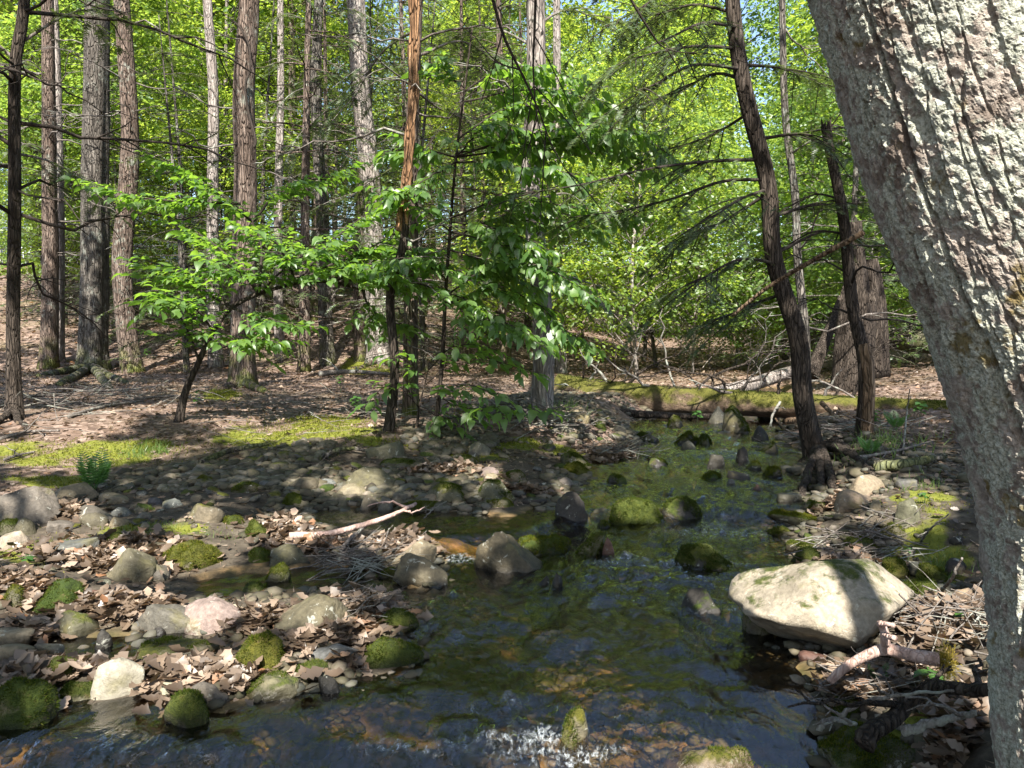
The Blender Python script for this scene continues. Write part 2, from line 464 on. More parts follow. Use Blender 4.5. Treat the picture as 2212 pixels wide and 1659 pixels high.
def H(x, y):
    x = np.asarray(x, float); y = np.asarray(y, float); shp = np.broadcast(x, y).shape
    x, y = [np.broadcast_to(a, shp).ravel() for a in (x, y)]
    sd = np.full(x.shape, 5.0)
    nb = (np.abs(x) < 14) & (y < 22) & (y > -6)
    if nb.any(): sd[nb] = sdf_pool(x[nb], y[nb])
    sd = sd + 0.07 * fbm(x * 2.2, y * 2.2, 0, 5, 3)
    w = wz(x, np.minimum(y, 24))
    L = np.maximum(land(x, y), w + 0.06)
    up = w + 0.01 + (L - w - 0.01) * ss(0.0, 0.75, sd)
    dn = w - 0.02 - 0.24 * ss(0.0, 0.7, -sd)
    z = np.where(sd > 0, up, dn)
    z = z + np.where(sd > 0, 1, 0.5) * (0.022 * fbm(x * 1.7, y * 1.7, 0, 8, 4) + 0.10 * ss(10, 30, np.hypot(x, y)) * fbm(x * 0.35, y * 0.35, 0, 9, 3))
    return z.reshape(shp)

def surf(x, y): return np.maximum(H(x, y), np.where(np.asarray(y) < 22, wz(x, y), -9))

_TT = np.concatenate([np.arange(1.2, 12, 0.02), np.arange(12, 30, 0.05), np.arange(30, 140, 0.2)])
def hit(px, py, fn=surf):
    r = ray(px, py)
    P = np.array([0, 0, CAM_Z]) + _TT[:, None] * r
    below = P[:, 2] < fn(P[:, 0], P[:, 1])
    i = int(np.argmax(below)) if below.any() else len(_TT) - 1
    p = P[i].copy(); p[2] = float(fn(p[0], p[1]))
    return p

def gell(px, py, rx, ry):
    """an ellipse on the ground: centre and half axes across and along the view"""
    c = hit(px, py); a = hit(px, py - ry); b = hit(px, py + ry)
    return c[0], c[1], rx / FPX * c[1], max(0.05, abs(a[1] - b[1]) / 2), c[2]

def in_ell(x, y, ells, soft=0.25):
    m = np.zeros(np.shape(x))
    for e in ells:
        k = e[0] / max(e[1], 0.1)
        q = np.sqrt(((x - e[0] - k * (y - e[1])) / e[2]) ** 2 + ((y - e[1]) / e[3]) ** 2)
        m = np.maximum(m, ss(1 + soft, 1 - soft, q))
    return m

MOSS_E = [gell(*e) for e in ((160, 985, 210, 28), (640, 935, 180, 28), (330, 965, 80, 16), (700, 905, 90, 10), (120, 1040, 120, 12), (480, 850, 40, 12), (330, 1140, 130, 18), (90, 1190, 110, 30), (1010, 985, 90, 14), (1150, 960, 120, 14),
                              (1990, 1090, 90, 40), (1930, 1190, 120, 40), (2020, 1250, 90, 30), (1950, 1590, 130, 40), (790, 800, 60, 14), (1060, 890, 60, 12), (860, 960, 90, 12))]
LITTER_E = [gell(*e) for e in ((225, 1215, 150, 26), (60, 1275, 110, 34), (250, 1325, 150, 26), (430, 1470, 175, 34), (620, 1150, 58, 28), (690, 1395, 120, 34), (800, 1320, 70, 34), (100, 1470, 120, 34), (155, 1110, 40, 16), (560, 1350, 110, 26),
                                (870, 1190, 60, 26), (1880, 1490, 130, 34), (2040, 1340, 90, 34), (1830, 1225, 70, 16), (1800, 1095, 40, 10), (1130, 1062, 60, 10), (960, 1020, 80, 10), (1330, 990, 60, 14), (2060, 1560, 60, 60), (300, 1180, 90, 12), (60, 1370, 60, 16), (1015, 1350, 40, 14), (700, 1180, 60, 12))]

# ------------------------------------------------------------------ ground sheet
def sgrid(lo, hi, n, c, k):
    u = np.linspace(np.arcsinh((lo - c) / k), np.arcsinh((hi - c) / k), n)
    return c + k * np.sinh(u)
gx = sgrid(-160, 160, 400, 0.3, 2.4)
gy = sgrid(-60, 260, 420, 4.6, 3.2)
GX, GY = np.meshgrid(gx, gy, indexing='ij')
GZ = H(GX, GY)
nx, ny = len(gx), len(gy)
I, J = np.meshgrid(np.arange(nx - 1), np.arange(ny - 1), indexing='ij')
a = I * ny + J
GF = np.stack([a, a + ny, a + ny + 1, a + 1], -1).reshape(-1, 4)
near = (np.abs(GX) < 14) & (GY < 22) & (GY > -6)
SD = np.full(GX.shape, 5.0); SD[near] = sdf_pool(GX[near], GY[near])
wet = ss(0.10, -0.03, SD + 0.05 * fbm(GX * 3, GY * 3, 0, 21, 3))
mossm = np.clip(in_ell(GX, GY, MOSS_E, 0.3) * (0.75 + 0.6 * fbm(GX * 2.5, GY * 2.5, 0, 31, 4)), 0, 1)
cob = ss(8.6, 7.2, GY + 0.5 * vn(GX, GY, 0, 4)) * (1 - ss(1.6, 3.0, SD))
gm = NM('forest_floor')
p = gm.pos()
n1 = gm.noise(p, 3.0, 6, 0.65); n2 = gm.noise(p, 28, 5, 0.7); n3 = gm.noise(p, 0.5, 3, 0.5)
vr = gm.vor(p, 16, out='Color')
vv = gm.n('SeparateColor', [vr], out=0)
soil = gm.ramp(vv, [(0.0, (0.06, 0.04, 0.03)), (0.4, (0.12, 0.083, 0.063)), (0.8, (0.20, 0.145, 0.115)), (1.0, (0.28, 0.215, 0.178))])
soil = gm.mix(gm.mr(n1, 0.4, 0.65, 0, 0.7), soil, (0.12, 0.08, 0.058))
soil = gm.mix(gm.mr(n3, 0.52, 0.66, 0, 0.35), soil, (0.085, 0.085, 0.03))
stony = gm.ramp(gm.noise(p, 14, 4, 0.6), [(0.3, (0.03, 0.024, 0.018)), (0.6, (0.075, 0.062, 0.045)), (0.8, (0.15, 0.13, 0.10))])
col = gm.mix(gm.attr('cobble'), soil, stony)
mossc = gm.ramp(gm.noise(p, 18, 5, 0.7), [(0.25, (0.045, 0.055, 0.010)), (0.5, (0.115, 0.125, 0.018)), (0.8, (0.20, 0.20, 0.035))])
mk = gm.mr(gm.math('ADD', gm.attr('mossy'), gm.math('MULTIPLY', gm.math('SUBTRACT', gm.noise(p, 6, 5, 0.65), 0.5), 1.2)), 0.35, 0.65, 0, 1, True)
col = gm.mix(mk, col, mossc)
bed = gm.ramp(gm.noise(p, 11, 6, 0.65), [(0.25, (0.035, 0.025, 0.014)), (0.48, (0.105, 0.072, 0.034)), (0.62, (0.24, 0.15, 0.068)), (0.80, (0.40, 0.26, 0.14))])
bed = gm.mix(gm.mr(gm.noise(p, 2.2, 3), 0.48, 0.68, 0, 0.6), bed, (0.045, 0.048, 0.014))
col = gm.mix(gm.attr('wet'), col, bed)
h = gm.math('ADD', gm.math('MULTIPLY', n2, 0.6), gm.math('MULTIPLY', vv, 0.8))
MAT['ground'] = gm.done(gm.pbsdf(col, gm.mr(gm.attr('wet'), 0, 1, 0.95, 0.6), gm.bump(h, 0.7, 0.03), 0.2))
ground = link('forest_ground', mesh_from('forest_ground', np.stack([GX, GY, GZ], -1).reshape(-1, 3), GF, True,
              {'wet': wet.ravel(), 'mossy': mossm.ravel(), 'cobble': cob.ravel()}), MAT['ground'])
ground['kind'] = 'structure'

# ------------------------------------------------------------------ stream water
FOAM_E = [gell(*e) for e in ((1545, 1158, 120, 20), (1130, 1612, 150, 26), (1180, 1650, 200, 26), (990, 1212, 46, 14), (1590, 1335, 36, 12), (1450, 950, 60, 6), (1560, 985, 60, 6), (900, 1640, 200, 16), (1500, 1225, 160, 10), (1340, 1220, 80, 12), (1100, 1520, 20, 20))]
FLOW_E = [gell(*e) for e in ((1500, 930, 200, 26), (1400, 1330, 260, 60), (1000, 1330, 160, 60), (1300, 1540, 300, 60), (1480, 1060, 240, 40), (1400, 1260, 300, 90), (1350, 1400, 260, 60), (1150, 1600, 420, 60), (1500, 1150, 200, 60), (1500, 980, 200, 60), (300, 1620, 400, 40))]
wx = np.concatenate([np.arange(-6, -2.2, 0.09), np.arange(-2.2, 2.6, 0.022), np.arange(2.6, 8.5, 0.05)])
wy = np.concatenate([np.arange(1.2, 2.3, 0.06), np.arange(2.3, 4.6, 0.020), np.arange(4.6, 7.5, 0.028), np.arange(7.5, 12, 0.05), np.arange(12, 24, 0.12)])
WX, WY = np.meshgrid(wx, wy, indexing='ij')
base = wz(WX, WY)
foam = in_ell(WX, WY, FOAM_E, 0.7)
flow = np.clip(in_ell(WX, WY, FLOW_E, 0.6), 0, 1)
ux = WX + 0.35 * vn(WX * 1.2, WY * 1.2, 0, 61); uy = WY + 0.35 * vn(WX * 1.2, WY * 1.2, 0, 62)
rip = 0.011 * fbm(ux * 7, uy * 4.5, 0, 41, 3)
rip += 0.012 * (1 - np.abs(vn(ux * 13, uy * 8, 0, 43))) * (0.25 + flow) + 0.005 * (1 - np.abs(vn(ux * 19 + uy * 6, uy * 14, 0, 44)))
wave = rip * (0.7 + 1.3 * flow) + foam * (0.012 * fbm(WX * 16, WY * 16, 0, 47, 3) + 0.012)
keep = np.ones((len(wx) - 1, len(wy) - 1), bool)
SDW = sdf_pool(WX, WY).reshape(WX.shape)
keep = (SDW[:-1, :-1] < 0.5)
nwx, nwy = len(wx), len(wy)
I, J = np.meshgrid(np.arange(nwx - 1), np.arange(nwy - 1), indexing='ij')
a = I * nwy + J
WF = np.stack([a, a + nwy, a + nwy + 1, a + 1], -1)[keep].reshape(-1, 4)
WV = np.stack([WX, WY, base + wave], -1).reshape(-1, 3)
used = np.unique(WF); remap = np.full(len(WV), -1); remap[used] = np.arange(len(used))
wm = NM('stream_water')
p = wm.pos()
nb = wm.noise(wm.mapping(p, (1, 0.6, 1)), 26, 4, 0.6, 0.6)
nb2 = wm.noise(wm.mapping(p, (1, 0.55, 1)), 9, 3, 0.55, 0.8)
hh = wm.math('ADD', wm.math('MULTIPLY', nb, 0.5), nb2)
fl = wm.attr('flow')
bn = wm.n('Bump', {'Height': hh, 'Strength': wm.mr(fl, 0, 1, 0.40, 1.0), 'Distance': 0.03})
fr = wm.n('Fresnel', {'IOR': 1.85, 'Normal': bn})
tr = wm.n('BsdfTransparent', {'Color': (0.80, 0.71, 0.53)})
gl = wm.n('BsdfGlossy', {'Color': (1, 1, 1), 'Roughness': 0.015, 'Normal': bn})
s = wm.n('MixShader', {0: fr, 1: tr, 2: gl})
fo = wm.n('BsdfDiffuse', {'Color': (0.58, 0.63, 0.65), 'Normal': bn})
fmask = wm.math('MULTIPLY', wm.mr(wm.math('MULTIPLY', wm.attr('foam'), wm.math('MULTIPLY', wm.mr(wm.noise(wm.mapping(p, (1, 0.5, 1)), 48, 6, 0.75, 0.6), 0.38, 0.72), wm.math('ADD', 0.5, wm.noise(wm.mapping(p, (1, 0.7, 1)), 65, 3, 0.6)))), 0.22, 0.95, 0, 0.5, True), 1.0)
s = wm.n('MixShader', {0: fmask, 1: s, 2: fo})
MAT['water'] = wm.done(s)
water = link('stream_water', mesh_from('stream_water', WV[used], remap[WF], True, {'foam': foam.ravel()[used], 'flow': flow.ravel()[used]}), MAT['water'])
water['kind'] = 'structure'

# ------------------------------------------------------------------ templates
LEAF_V = np.array([(0, 0, 0), (0, .35, .0), (0, .70, -.03), (0, 1.02, -.13), (.20, .16, .03), (-.20, .16, .03), (.29, .42, .06), (-.29, .42, .06), (.21, .72, .03), (-.21, .72, .03)])
LEAF_F = np.array([(0, 4, 1), (4, 6, 1), (1, 6, 2), (6, 8, 2), (2, 8, 3), (0, 1, 5), (5, 1, 7), (1, 2, 7), (7, 2, 9), (2, 3, 9)])
QLEAF_V = np.array([(0, 0, 0), (.36, .45, .08), (0, 1, -.08), (-.36, .45, .08)])
QLEAF_F = np.array([(0, 1, 2), (0, 2, 3)])
def leaf_var(bend, fold, twist):
    V = LEAF_V.copy(); V[:, 2] += bend * (V[:, 1] - .3) ** 2 + fold * np.abs(V[:, 0]); V[:, 0] += twist * V[:, 1] ** 2; return V
LEAVES = [leaf_var(0, 0, 0), leaf_var(-.35, .25, .10), leaf_var(.18, -.25, -.12), leaf_var(-.55, .1, -.06)]
BLADE_V = np.array([(-.10, 0, 0), (.10, 0, 0), (0, 1, 0)])
BLADE_F = np.array([(0, 1, 2)])
def oak_leaf(seed):
    r = np.random.default_rng(seed)
    ys = np.array([0, .18, .30, .42, .55, .66, .80, 1.0]); ws = np.array([.02, .16, .13, .27, .20, .30, .20, .03])
    ws = ws * r.uniform(.85, 1.2, len(ws)); bend = r.uniform(-.6, .6); curl = r.uniform(.0, .8); side = r.uniform(-.5, .5)
    V = []
    for y, w in zip(ys, ws):
        zc = bend * (y - .5) ** 2
        V += [(-w, y - .04, zc + curl * w * w * 2.6 + side * w * .6), (0, y, zc), (w, y - .04, zc + curl * w * w * 2.6 - side * w * .6)]
    V = np.array(V); F = []
    for i in range(len(ys) - 1):
        for k in (0, 1):
            b = i * 3 + k
            F += [(b, b + 1, b + 4), (b, b + 4, b + 3)]
    return V, np.array(F)
OAK = [oak_leaf(s) for s in range(5)]

# ------------------------------------------------------------------ house on the slope
def build_house():
    wall_m = NM('clapboard'); o = wall_m.pos()
    zz = wall_m.n('SeparateXYZ', [o], out=2)
    sw = wall_m.math('FRACT', wall_m.math('MULTIPLY', zz, 8.0))
    c = wall_m.mix(wall_m.mr(wall_m.noise(o, 3, 4), 0.3, 0.7), (0.50, 0.58, 0.60), (0.62, 0.68, 0.69))
    WM = wall_m.done(wall_m.pbsdf(c, 0.7, wall_m.bump(sw, 0.6, 0.03)))
    def flat(n, c, r=0.7):
        m = NM(n); cc = m.mix(m.mr(m.noise(m.pos(), 6, 4), 0.35, 0.65), c, tuple(x * 0.8 for x in c)); return m.done(m.pbsdf(cc, r))
    red = flat('red_paint', (0.45, 0.03, 0.04)); white = flat('white_paint', (0.75, 0.75, 0.73)); dark = flat('roof_shingle', (0.07, 0.085, 0.11)); deckm = flat('deck_wood', (0.16, 0.10, 0.07)); glass = flat('window_glass', (0.05, 0.07, 0.08), 0.1); rail = flat('dark_rail', (0.03, 0.03, 0.035))
    Y = 46.0
    X0, X1 = -37.5, -20.6
    zb = float(H(-26, Y)) - 0.6; zt = at(340, 506, Y)[2]
    root = empty('house', (-29, Y, zb), 'pale blue clapboard house up the slope behind the left trunks', 'house')
    w = part(root, 'wall', *boxV(X0, X1, Y, Y + 9, zb, zt), WM, False)
    # shed-like gabled roof
    rv = np.array([(X0 - .4, Y - .6, zt), (X1 + .4, Y - .6, zt), (X1 + .4, Y + 9.5, zt), (X0 - .4, Y + 9.5, zt), (X0 - .4, Y + 4.5, zt + 2.6), (X1 + .4, Y + 4.5, zt + 2.6)])
    rv2 = rv - np.array([0, 0, -0.12])
    V = np.vstack([rv, rv2]); F4 = np.array([(6, 7, 11, 10), (9, 8, 11, 10), (0, 1, 2, 3)]); F3 = np.array([(6, 10, 9), (7, 8, 11)])
    part(root, 'roof', V, [F4, F3, np.array([(0, 1, 7, 6), (1, 2, 8, 7), (2, 3, 9, 8), (3, 0, 6, 9)])], dark, False)
    # red framed door
    p = at(311, 560, Y); x0, x1 = p[0] - .12, at(330, 560, Y)[0]
    zt2 = at(311, 542, Y)[2]; zb2 = at(311, 596, Y)[2]
    door = part(root, 'door', *boxV(x0 + .1, x1 - .1, Y - .06, Y - .004, zb2, zt2 - .1), white, False)
    A = Acc()
    for b in ((x0, x0 + .1, Y - .1, Y - .003, zb2, zt2), (x1 - .1, x1, Y - .1, Y - .003, zb2, zt2), (x0 + .1, x1 - .1, Y - .1, Y - .003, zt2 - .1, zt2)): A.add(*boxV(*b))
    V, F = A.get(); link('door_frame', mesh_from('door_frame', V - np.array(root.location), F, False), red, door)
    for px in (20, 145):
        q = at(px, 540, Y)
        win = part(root, 'window', *boxV(q[0] - .5, q[0] + .5, Y - .05, Y - .003, q[2] - .6, q[2] + .6), glass, False)
        A = Acc()
        for b in ((-.6, -.5, -.7, .7), (.5, .6, -.7, .7), (-.5, .5, .6, .7), (-.5, .5, -.7, -.6), (-.03, .03, -.6, .6)):
            A.add(*boxV(q[0] + b[0], q[0] + b[1], Y - .09, Y - .055, q[2] + b[2], q[2] + b[3]))
        V, F = A.get(); link('window_frame', mesh_from('window_frame', V - np.array(root.location), F, False), white, win)
    # deck with railing
    zd = at(20, 574, Y - 3)[2]; dx0 = at(-70, 574, Y - 3)[0]; dx1 = at(60, 574, Y - 3)[0]
    deck = part(root, 'deck', *boxV(dx0, dx1, Y - 3, Y - .01, zd - .28, zd), deckm, False)
    for x in np.linspace(dx0 + .1, dx1 - .1, 4):
        link('deck_post', mesh_from('deck_post', boxV(x - .07, x + .07, Y - 2.9, Y - 2.76, float(H(x, Y - 2.8)) - .2, zd - .28)[0] - np.array(root.location), boxV(0, 1, 0, 1, 0, 1)[1], False), white, deck)
    rl = part(root, 'railing', *boxV(dx0, dx1, Y - 2.99, Y - 2.91, zd + .9, zd + .98), rail, False)
    bal = mesh_from('baluster', *boxV(-.02, .02, -.02, .02, 0, .9), False); bal.materials.append(rail)
    for x in np.arange(dx0 + .06, dx1, .13):
        b = link('baluster', bal, None, rl); b.location = (x + 29, -2.95, zd - zb)
build_house()

# ------------------------------------------------------------------ trees: generators
def trunk_geo(P, R, seg=20, flute=0.06, seed=0, flare=0.0, rough=0.05):
    """P spline points (n,3), R radii; flare widens the foot into root lobes"""
    z0 = P[0][2]
    ph = RNG.uniform(0, 6.28, 4); lob = RNG.integers(4, 7)
    def fl(i, th, PP):
        z = PP[:, 2][:, None] - z0
        f = 1 + flute * np.sin(3 * th + ph[0] + 0.25 * z) + 0.6 * flute * np.sin(5 * th + ph[1] - 0.3 * z)
        f = f + flare * np.exp(-np.clip(z, 0, 9) / 0.32) * (0.75 + 0.5 * np.sin(lob * th + ph[2]) + 0.2 * np.sin(2 * th + ph[3]))
        f = f + rough * fbm(np.cos(th) * 2.2 + seed * 3.1, np.sin(th) * 2.2, z * 0.9, seed, 3)
        return f
    return tube(P, R, seg, True, fl)

def twiggy(base, d0, L, r, droop=0.25, subs=6, seg=5, up=0.0):
    """a bare branch with side twigs: list of tubes"""
    A = Acc()
    d = unit(d0); n = 9
    t = np.linspace(0, 1, n)
    side = unit(np.cross(d, (0, 0, 1)))
    wob = np.cumsum(RNG.normal(0, .035, (n, 3)), 0) * L; wob -= wob[0]
    P = np.asarray(base) + d * (t * L)[:, None] + np.array([0, 0, -1.0]) * (droop * L * t ** 2)[:, None] + np.array([0, 0, up * L]) * np.sin(t * 3.1)[:, None] + wob
    A.add(*tube(P, r * (1 - .85 * t) + .002, seg))
    tips = [P]
    for k in range(subs):
        f = RNG.uniform(.25, .95); i = min(int(f * (n - 1)), n - 2)
        b = P[i] + (P[i + 1] - P[i]) * (f * (n - 1) - i)
        sd = unit(d * RNG.uniform(.3, 1) + side * RNG.choice([-1, 1]) * RNG.uniform(.4, 1) + np.array([0, 0, RNG.uniform(-.5, .25)]))
        l2 = L * RNG.uniform(.12, .38) * (1.2 - f * .5); m = 5; tt = np.linspace(0, 1, m)
        Q = b + sd * (tt * l2)[:, None] + np.cumsum(RNG.normal(0, .03, (m, 3)), 0) * l2 + np.array([0, 0, -.15 * l2]) * (tt ** 2)[:, None]
        Q[0] = b
        A.add(*tube(Q, r * .42 * (1 - .8 * tt) + .0015, 4, False))
        tips.append(Q)
    return A, tips

def needle_sprays(paths, step=0.09, tl=0.34, nb=18, bl=0.055, droop=.3, bw=1.0):
    """flat hemlock sprays along the given branch paths -> V, F"""
    pos, tan, nor, scl = [], [], [], []
    for P in paths:
        P = np.asarray(P); seglen = np.linalg.norm(np.diff(P, axis=0), axis=1); L = seglen.sum()
        if L < .05: continue
        cum = np.concatenate([[0], np.cumsum(seglen)])
        for k, s_ in enumerate(np.arange(.12 * L, L, step)):
            i = min(np.searchsorted(cum, s_) - 1, len(P) - 2); i = max(i, 0)
            b = P[i] + (P[i + 1] - P[i]) * ((s_ - cum[i]) / max(seglen[i], 1e-6)); d = unit(P[i + 1] - P[i])
            sd = unit(np.cross(d, (0, 0, 1))) * (1 if k % 2 else -1)
            q = s_ / L
            if RNG.random() < .28: continue
            tw = unit(d * RNG.uniform(.35, 1.2) + sd * RNG.uniform(.6, 1.0) + np.array([0, 0, RNG.uniform(-droop - .2, .05)]))
            l2 = tl * RNG.uniform(.3, 1.25) * (1.15 - .6 * q)
            t = np.linspace(.05, 1, nb)
            pp = b + tw * (t * l2)[:, None] + np.array([0, 0, -droop * l2 * .5]) * (t ** 2)[:, None]
            s2 = unit(np.cross(tw, (0, 0, 1)))
            up = np.cross(s2, tw) + RNG.normal(0, .25, 3)
            sg = np.where(np.arange(nb) % 2, 1, -1)[:, None]
            bd = unit(tw[None] * .55 + s2[None] * sg + RNG.normal(0, .18, (nb, 3)))
            pos.append(pp); tan.append(bd); nor.append(np.broadcast_to(up, (nb, 3)))
            scl.append(bl * RNG.uniform(.7, 1.25, nb) * (1.15 - .6 * t))
    pos = np.vstack(pos); tan = np.vstack(tan); nor = np.vstack(nor); scl = np.concatenate(scl)
    S = np.stack([scl * 1.5 * bw, scl, scl], -1)
    return scatter(BLADE_V, BLADE_F, pos, frames(tan, nor), S)

def leafy_sprays(paths, step=0.10, tl=0.42, ls=0.10, droop=.15, lstep=0.055, hang=0.3):
    """alternate twigs in a flat layer with leaves on both sides -> twig tubes, leaf pos, R, scale"""
    A = Acc(); pos, tan, nor, scl = [], [], [], []
    for P in paths:
        P = np.asarray(P); seglen = np.linalg.norm(np.diff(P, axis=0), axis=1); L = seglen.sum()
        cum = np.concatenate([[0], np.cumsum(seglen)])
        for k, s_ in enumerate(np.arange(.15 * L, L, step)):
            i = max(0, min(np.searchsorted(cum, s_) - 1, len(P) - 2))
            b = P[i] + (P[i + 1] - P[i]) * ((s_ - cum[i]) / max(seglen[i], 1e-6)); d = unit(P[i + 1] - P[i])
            sd = unit(np.cross(d, (0, 0, 1))) * (1 if k % 2 else -1)
            q = s_ / L
            tw = unit(d * RNG.uniform(.5, 1.0) + sd * RNG.uniform(.5, 1.0) + np.array([0, 0, RNG.uniform(-.35, .25)]))
            l2 = tl * RNG.uniform(.5, 1.2) * (1.2 - .75 * q)
            m = 4; t = np.linspace(0, 1, m)
            Q = b + tw * (t * l2)[:, None] + np.array([0, 0, -droop * l2]) * (t ** 2)[:, None]
            A.add(*tube(Q, .0035 * (1 - .6 * t), 3, False))
            s2 = unit(np.cross(tw, (0, 0, 1)))
            nl = max(2, int(l2 / lstep))
            for j in range(nl):
                f = (j + .7) / nl
                pb = b + tw * f * l2 + np.array([0, 0, -droop * l2 * f * f])
                ld = unit(tw * .8 + s2 * (1 if j % 2 else -1) * RNG.uniform(.5, 1.1) + np.array([0, 0, -hang * RNG.uniform(.2, 1.6)]))
                if j == nl - 1: ld = unit(tw + np.array([0, 0, -hang]))
                pos.append(pb); tan.append(ld); nor.append(np.array([0, 0, 1.0]) + RNG.normal(0, .32, 3)); scl.append(ls * RNG.uniform(.42, 1.32))
    return A, np.array(pos), np.array(tan), np.array(nor), np.array(scl)

# ------------------------------------------------------------------ main trees of the left terrace and the banks
TREES = {}
def main_tree(key, name, label, cat, pts, wpx, bark, top=17.0, flare=.5, flute=.05, seg=22, dead=8, dlen=(1.0, 2.4), dz=(1.2, 8.0), rough=.05, Y=None, broken=False, taper=.75, twmat='twig'):
    b = hit(*pts[0]) if Y is None else at(pts[0][0], pts[0][1], Y)
    Yd = b[1]
    Q = [np.array([b[0], Yd, b[2] - .18])] + [at(px, py, Yd) for px, py in pts[1:]]
    Q = [q + np.array([RNG.normal(0, .045), RNG.normal(0, .06), 0]) if 0 < i else q for i, q in enumerate(Q)]
    if not broken:
        last, d = Q[-1], unit(Q[-1] - Q[-2])
        while last[2] < top:
            d = unit(d * .6 + np.array([0, 0, .4])); last = last + d * 2.5; Q.append(last)
    Q = np.array(Q)
    P = spline(Q, 46 if not broken else 30)
    r0 = wpx / FPX * Yd / 2
    zz = (P[:, 2] - P[0, 2]) / (max(top, P[-1, 2]) - P[0, 2])
    R = r0 * (1 - taper * zz)
    root = empty(name, b, label, cat)
    sd = RNG.integers(1, 999)
    V, F = trunk_geo(P, R, seg, flute, int(sd), flare, rough)
    if broken:                                   # splintered top
        n = len(P); ring = slice((n - 1) * seg, n * seg)
        V[ring, 2] += RNG.uniform(-.05, .22, seg) * (r0 / .1)
    part(root, 'trunk', V, F, MAT[bark])
    for k in range(dead):
        z = RNG.uniform(*dz) + b[2]
        i = int(np.argmin(abs(P[:, 2] - z))); an = RNG.uniform(0, 6.28)
        d = np.array([math.cos(an), math.sin(an) * .8, RNG.uniform(-.15, .35)])
        L = RNG.uniform(*dlen)
        A, tp = twiggy(P[i] + d * R[i] * .8, d, L, .006 + .006 * L, droop=RNG.uniform(-.05, .35), subs=int(RNG.integers(4, 9)))
        V, F = A.get(); part(root, 'branch', V, F, MAT[twmat])
    TREES[key] = dict(root=root, P=P, R=R, base=b, r=r0)
    return root

main_tree('t0', 'hemlock_tree', 'thin dark trunk nearest the left picture edge, mossy foot on the litter', 'tree', [(30, 905), (18, 700), (25, 400), (38, 150), (48, 0)], 28, 'bark_dark', 13, .7, dead=17, dlen=(1.2, 3.6), dz=(1.5, 5.4), twmat='twig_dark')
main_tree('t1', 'hemlock_tree', 'brown trunk between the thin dark trunk and the wide fluted one', 'tree', [(105, 795), (108, 600), (108, 400), (104, 200), (100, 0)], 36, 'bark_brown', 18, .35, dead=16, dlen=(1, 3.4), dz=(2.5, 9))
main_tree('t1b', 'hardwood_tree', 'narrow pale trunk half hidden right behind the brown trunk at left', 'tree', [(128, 780), (128, 500), (126, 200), (122, 0)], 22, 'bark_pale', 17, .2, dead=3)
main_tree('t2', 'oak_tree', 'widest dark fluted trunk at left with spreading root flare', 'tree', [(200, 800), (206, 650), (207, 400), (207, 200), (206, 0)], 58, 'bark_grey', 20, .75, flute=.10, seg=30, dead=9, dlen=(1, 2.8), dz=(3, 9), taper=.45)
main_tree('t3', 'oak_tree', 'sunlit trunk with moss on its curved foot, right of the fluted trunk', 'tree', [(288, 806), (276, 700), (270, 560), (270, 300), (268, 0)], 42, 'bark_brown', 20, .35, flute=.04, seg=26, dead=12, dlen=(1, 2.8), dz=(3, 9), taper=.6)
main_tree('t4', 'hemlock_tree', 'large reddish trunk behind the arching sapling, a dark vine on its bark', 'tree', [(524, 836), (524, 650), (526, 400), (527, 200), (528, 0)], 52, 'bark_brown', 19, .65, flute=.07, seg=28, dead=12, dlen=(.8, 2.2), dz=(2, 8.5), taper=.5)
main_tree('t5', 'birch_tree', 'slim pale trunk just left of the large reddish one', 'tree', [(466, 792), (464, 600), (463, 400), (460, 200), (452, 0)], 29, 'bark_pale', 18, .3, dead=4)
main_tree('t6', 'birch_tree', 'slim whitish trunk just right of the large reddish one', 'tree', [(604, 778), (603, 600), (606, 400), (608, 200), (609, 0)], 22, 'bark_pale', 17, .4, dead=4)
main_tree('t7', 'hemlock_tree', 'grey trunk left of the mossy-footed pair at centre left', 'tree', [(708, 788), (702, 650), (692, 450), (686, 200), (684, 0)], 32, 'bark_grey', 17, .45, dead=9)
main_tree('t8', 'oak_tree', 'thick leaning trunk with yellow moss around its foot, centre left', 'tree', [(822, 782), (812, 650), (796, 420), (778, 200), (765, 0)], 46, 'bark_pale', 20, .7, seg=24, dead=6, taper=.4)
main_tree('t8b', 'hemlock_tree', 'slim trunk touching the left side of the mossy-footed leaning trunk', 'tree', [(778, 778), (778, 650), (780, 450), (782, 250), (786, 0)], 24, 'bark_brown', 16, .5, dead=6)
main_tree('t9', 'hemlock_tree', 'shaggy brown trunk right behind the split orange pole', 'tree', [(888, 896), (892, 760), (900, 560), (904, 300), (906, 0)], 31, 'bark_brown', 15, .55, dead=10, dlen=(.6, 1.8), dz=(1.2, 5))
main_tree('t10', 'hemlock_tree', 'dark pole trunk with split orange top, left of the shaggy trunk', 'dead tree', [(836, 932), (838, 800), (846, 640), (860, 520), (874, 440)], 20, 'bark_dark', 4.0, .4, dead=5, dlen=(.4, 1.0), dz=(.8, 2.5), broken=True, taper=.15)
main_tree('t12', 'oak_tree', 'sunlit trunk with flood debris at its foot, left end of the mossy log', 'tree', [(1168, 888), (1172, 760), (1166, 600), (1160, 400), (1155, 200), (1152, 0)], 45, 'bark_pale', 19, .35, seg=24, dead=10, dlen=(.6, 2.2), dz=(1.5, 7), taper=.5)
main_tree('t13', 'oak_tree', 'bright sunlit trunk just right behind the trunk with flood debris', 'tree', [(1214, 806), (1212, 700), (1208, 560), (1204, 300), (1200, 0)], 24, 'bark_pale', 18, .2, dead=4)
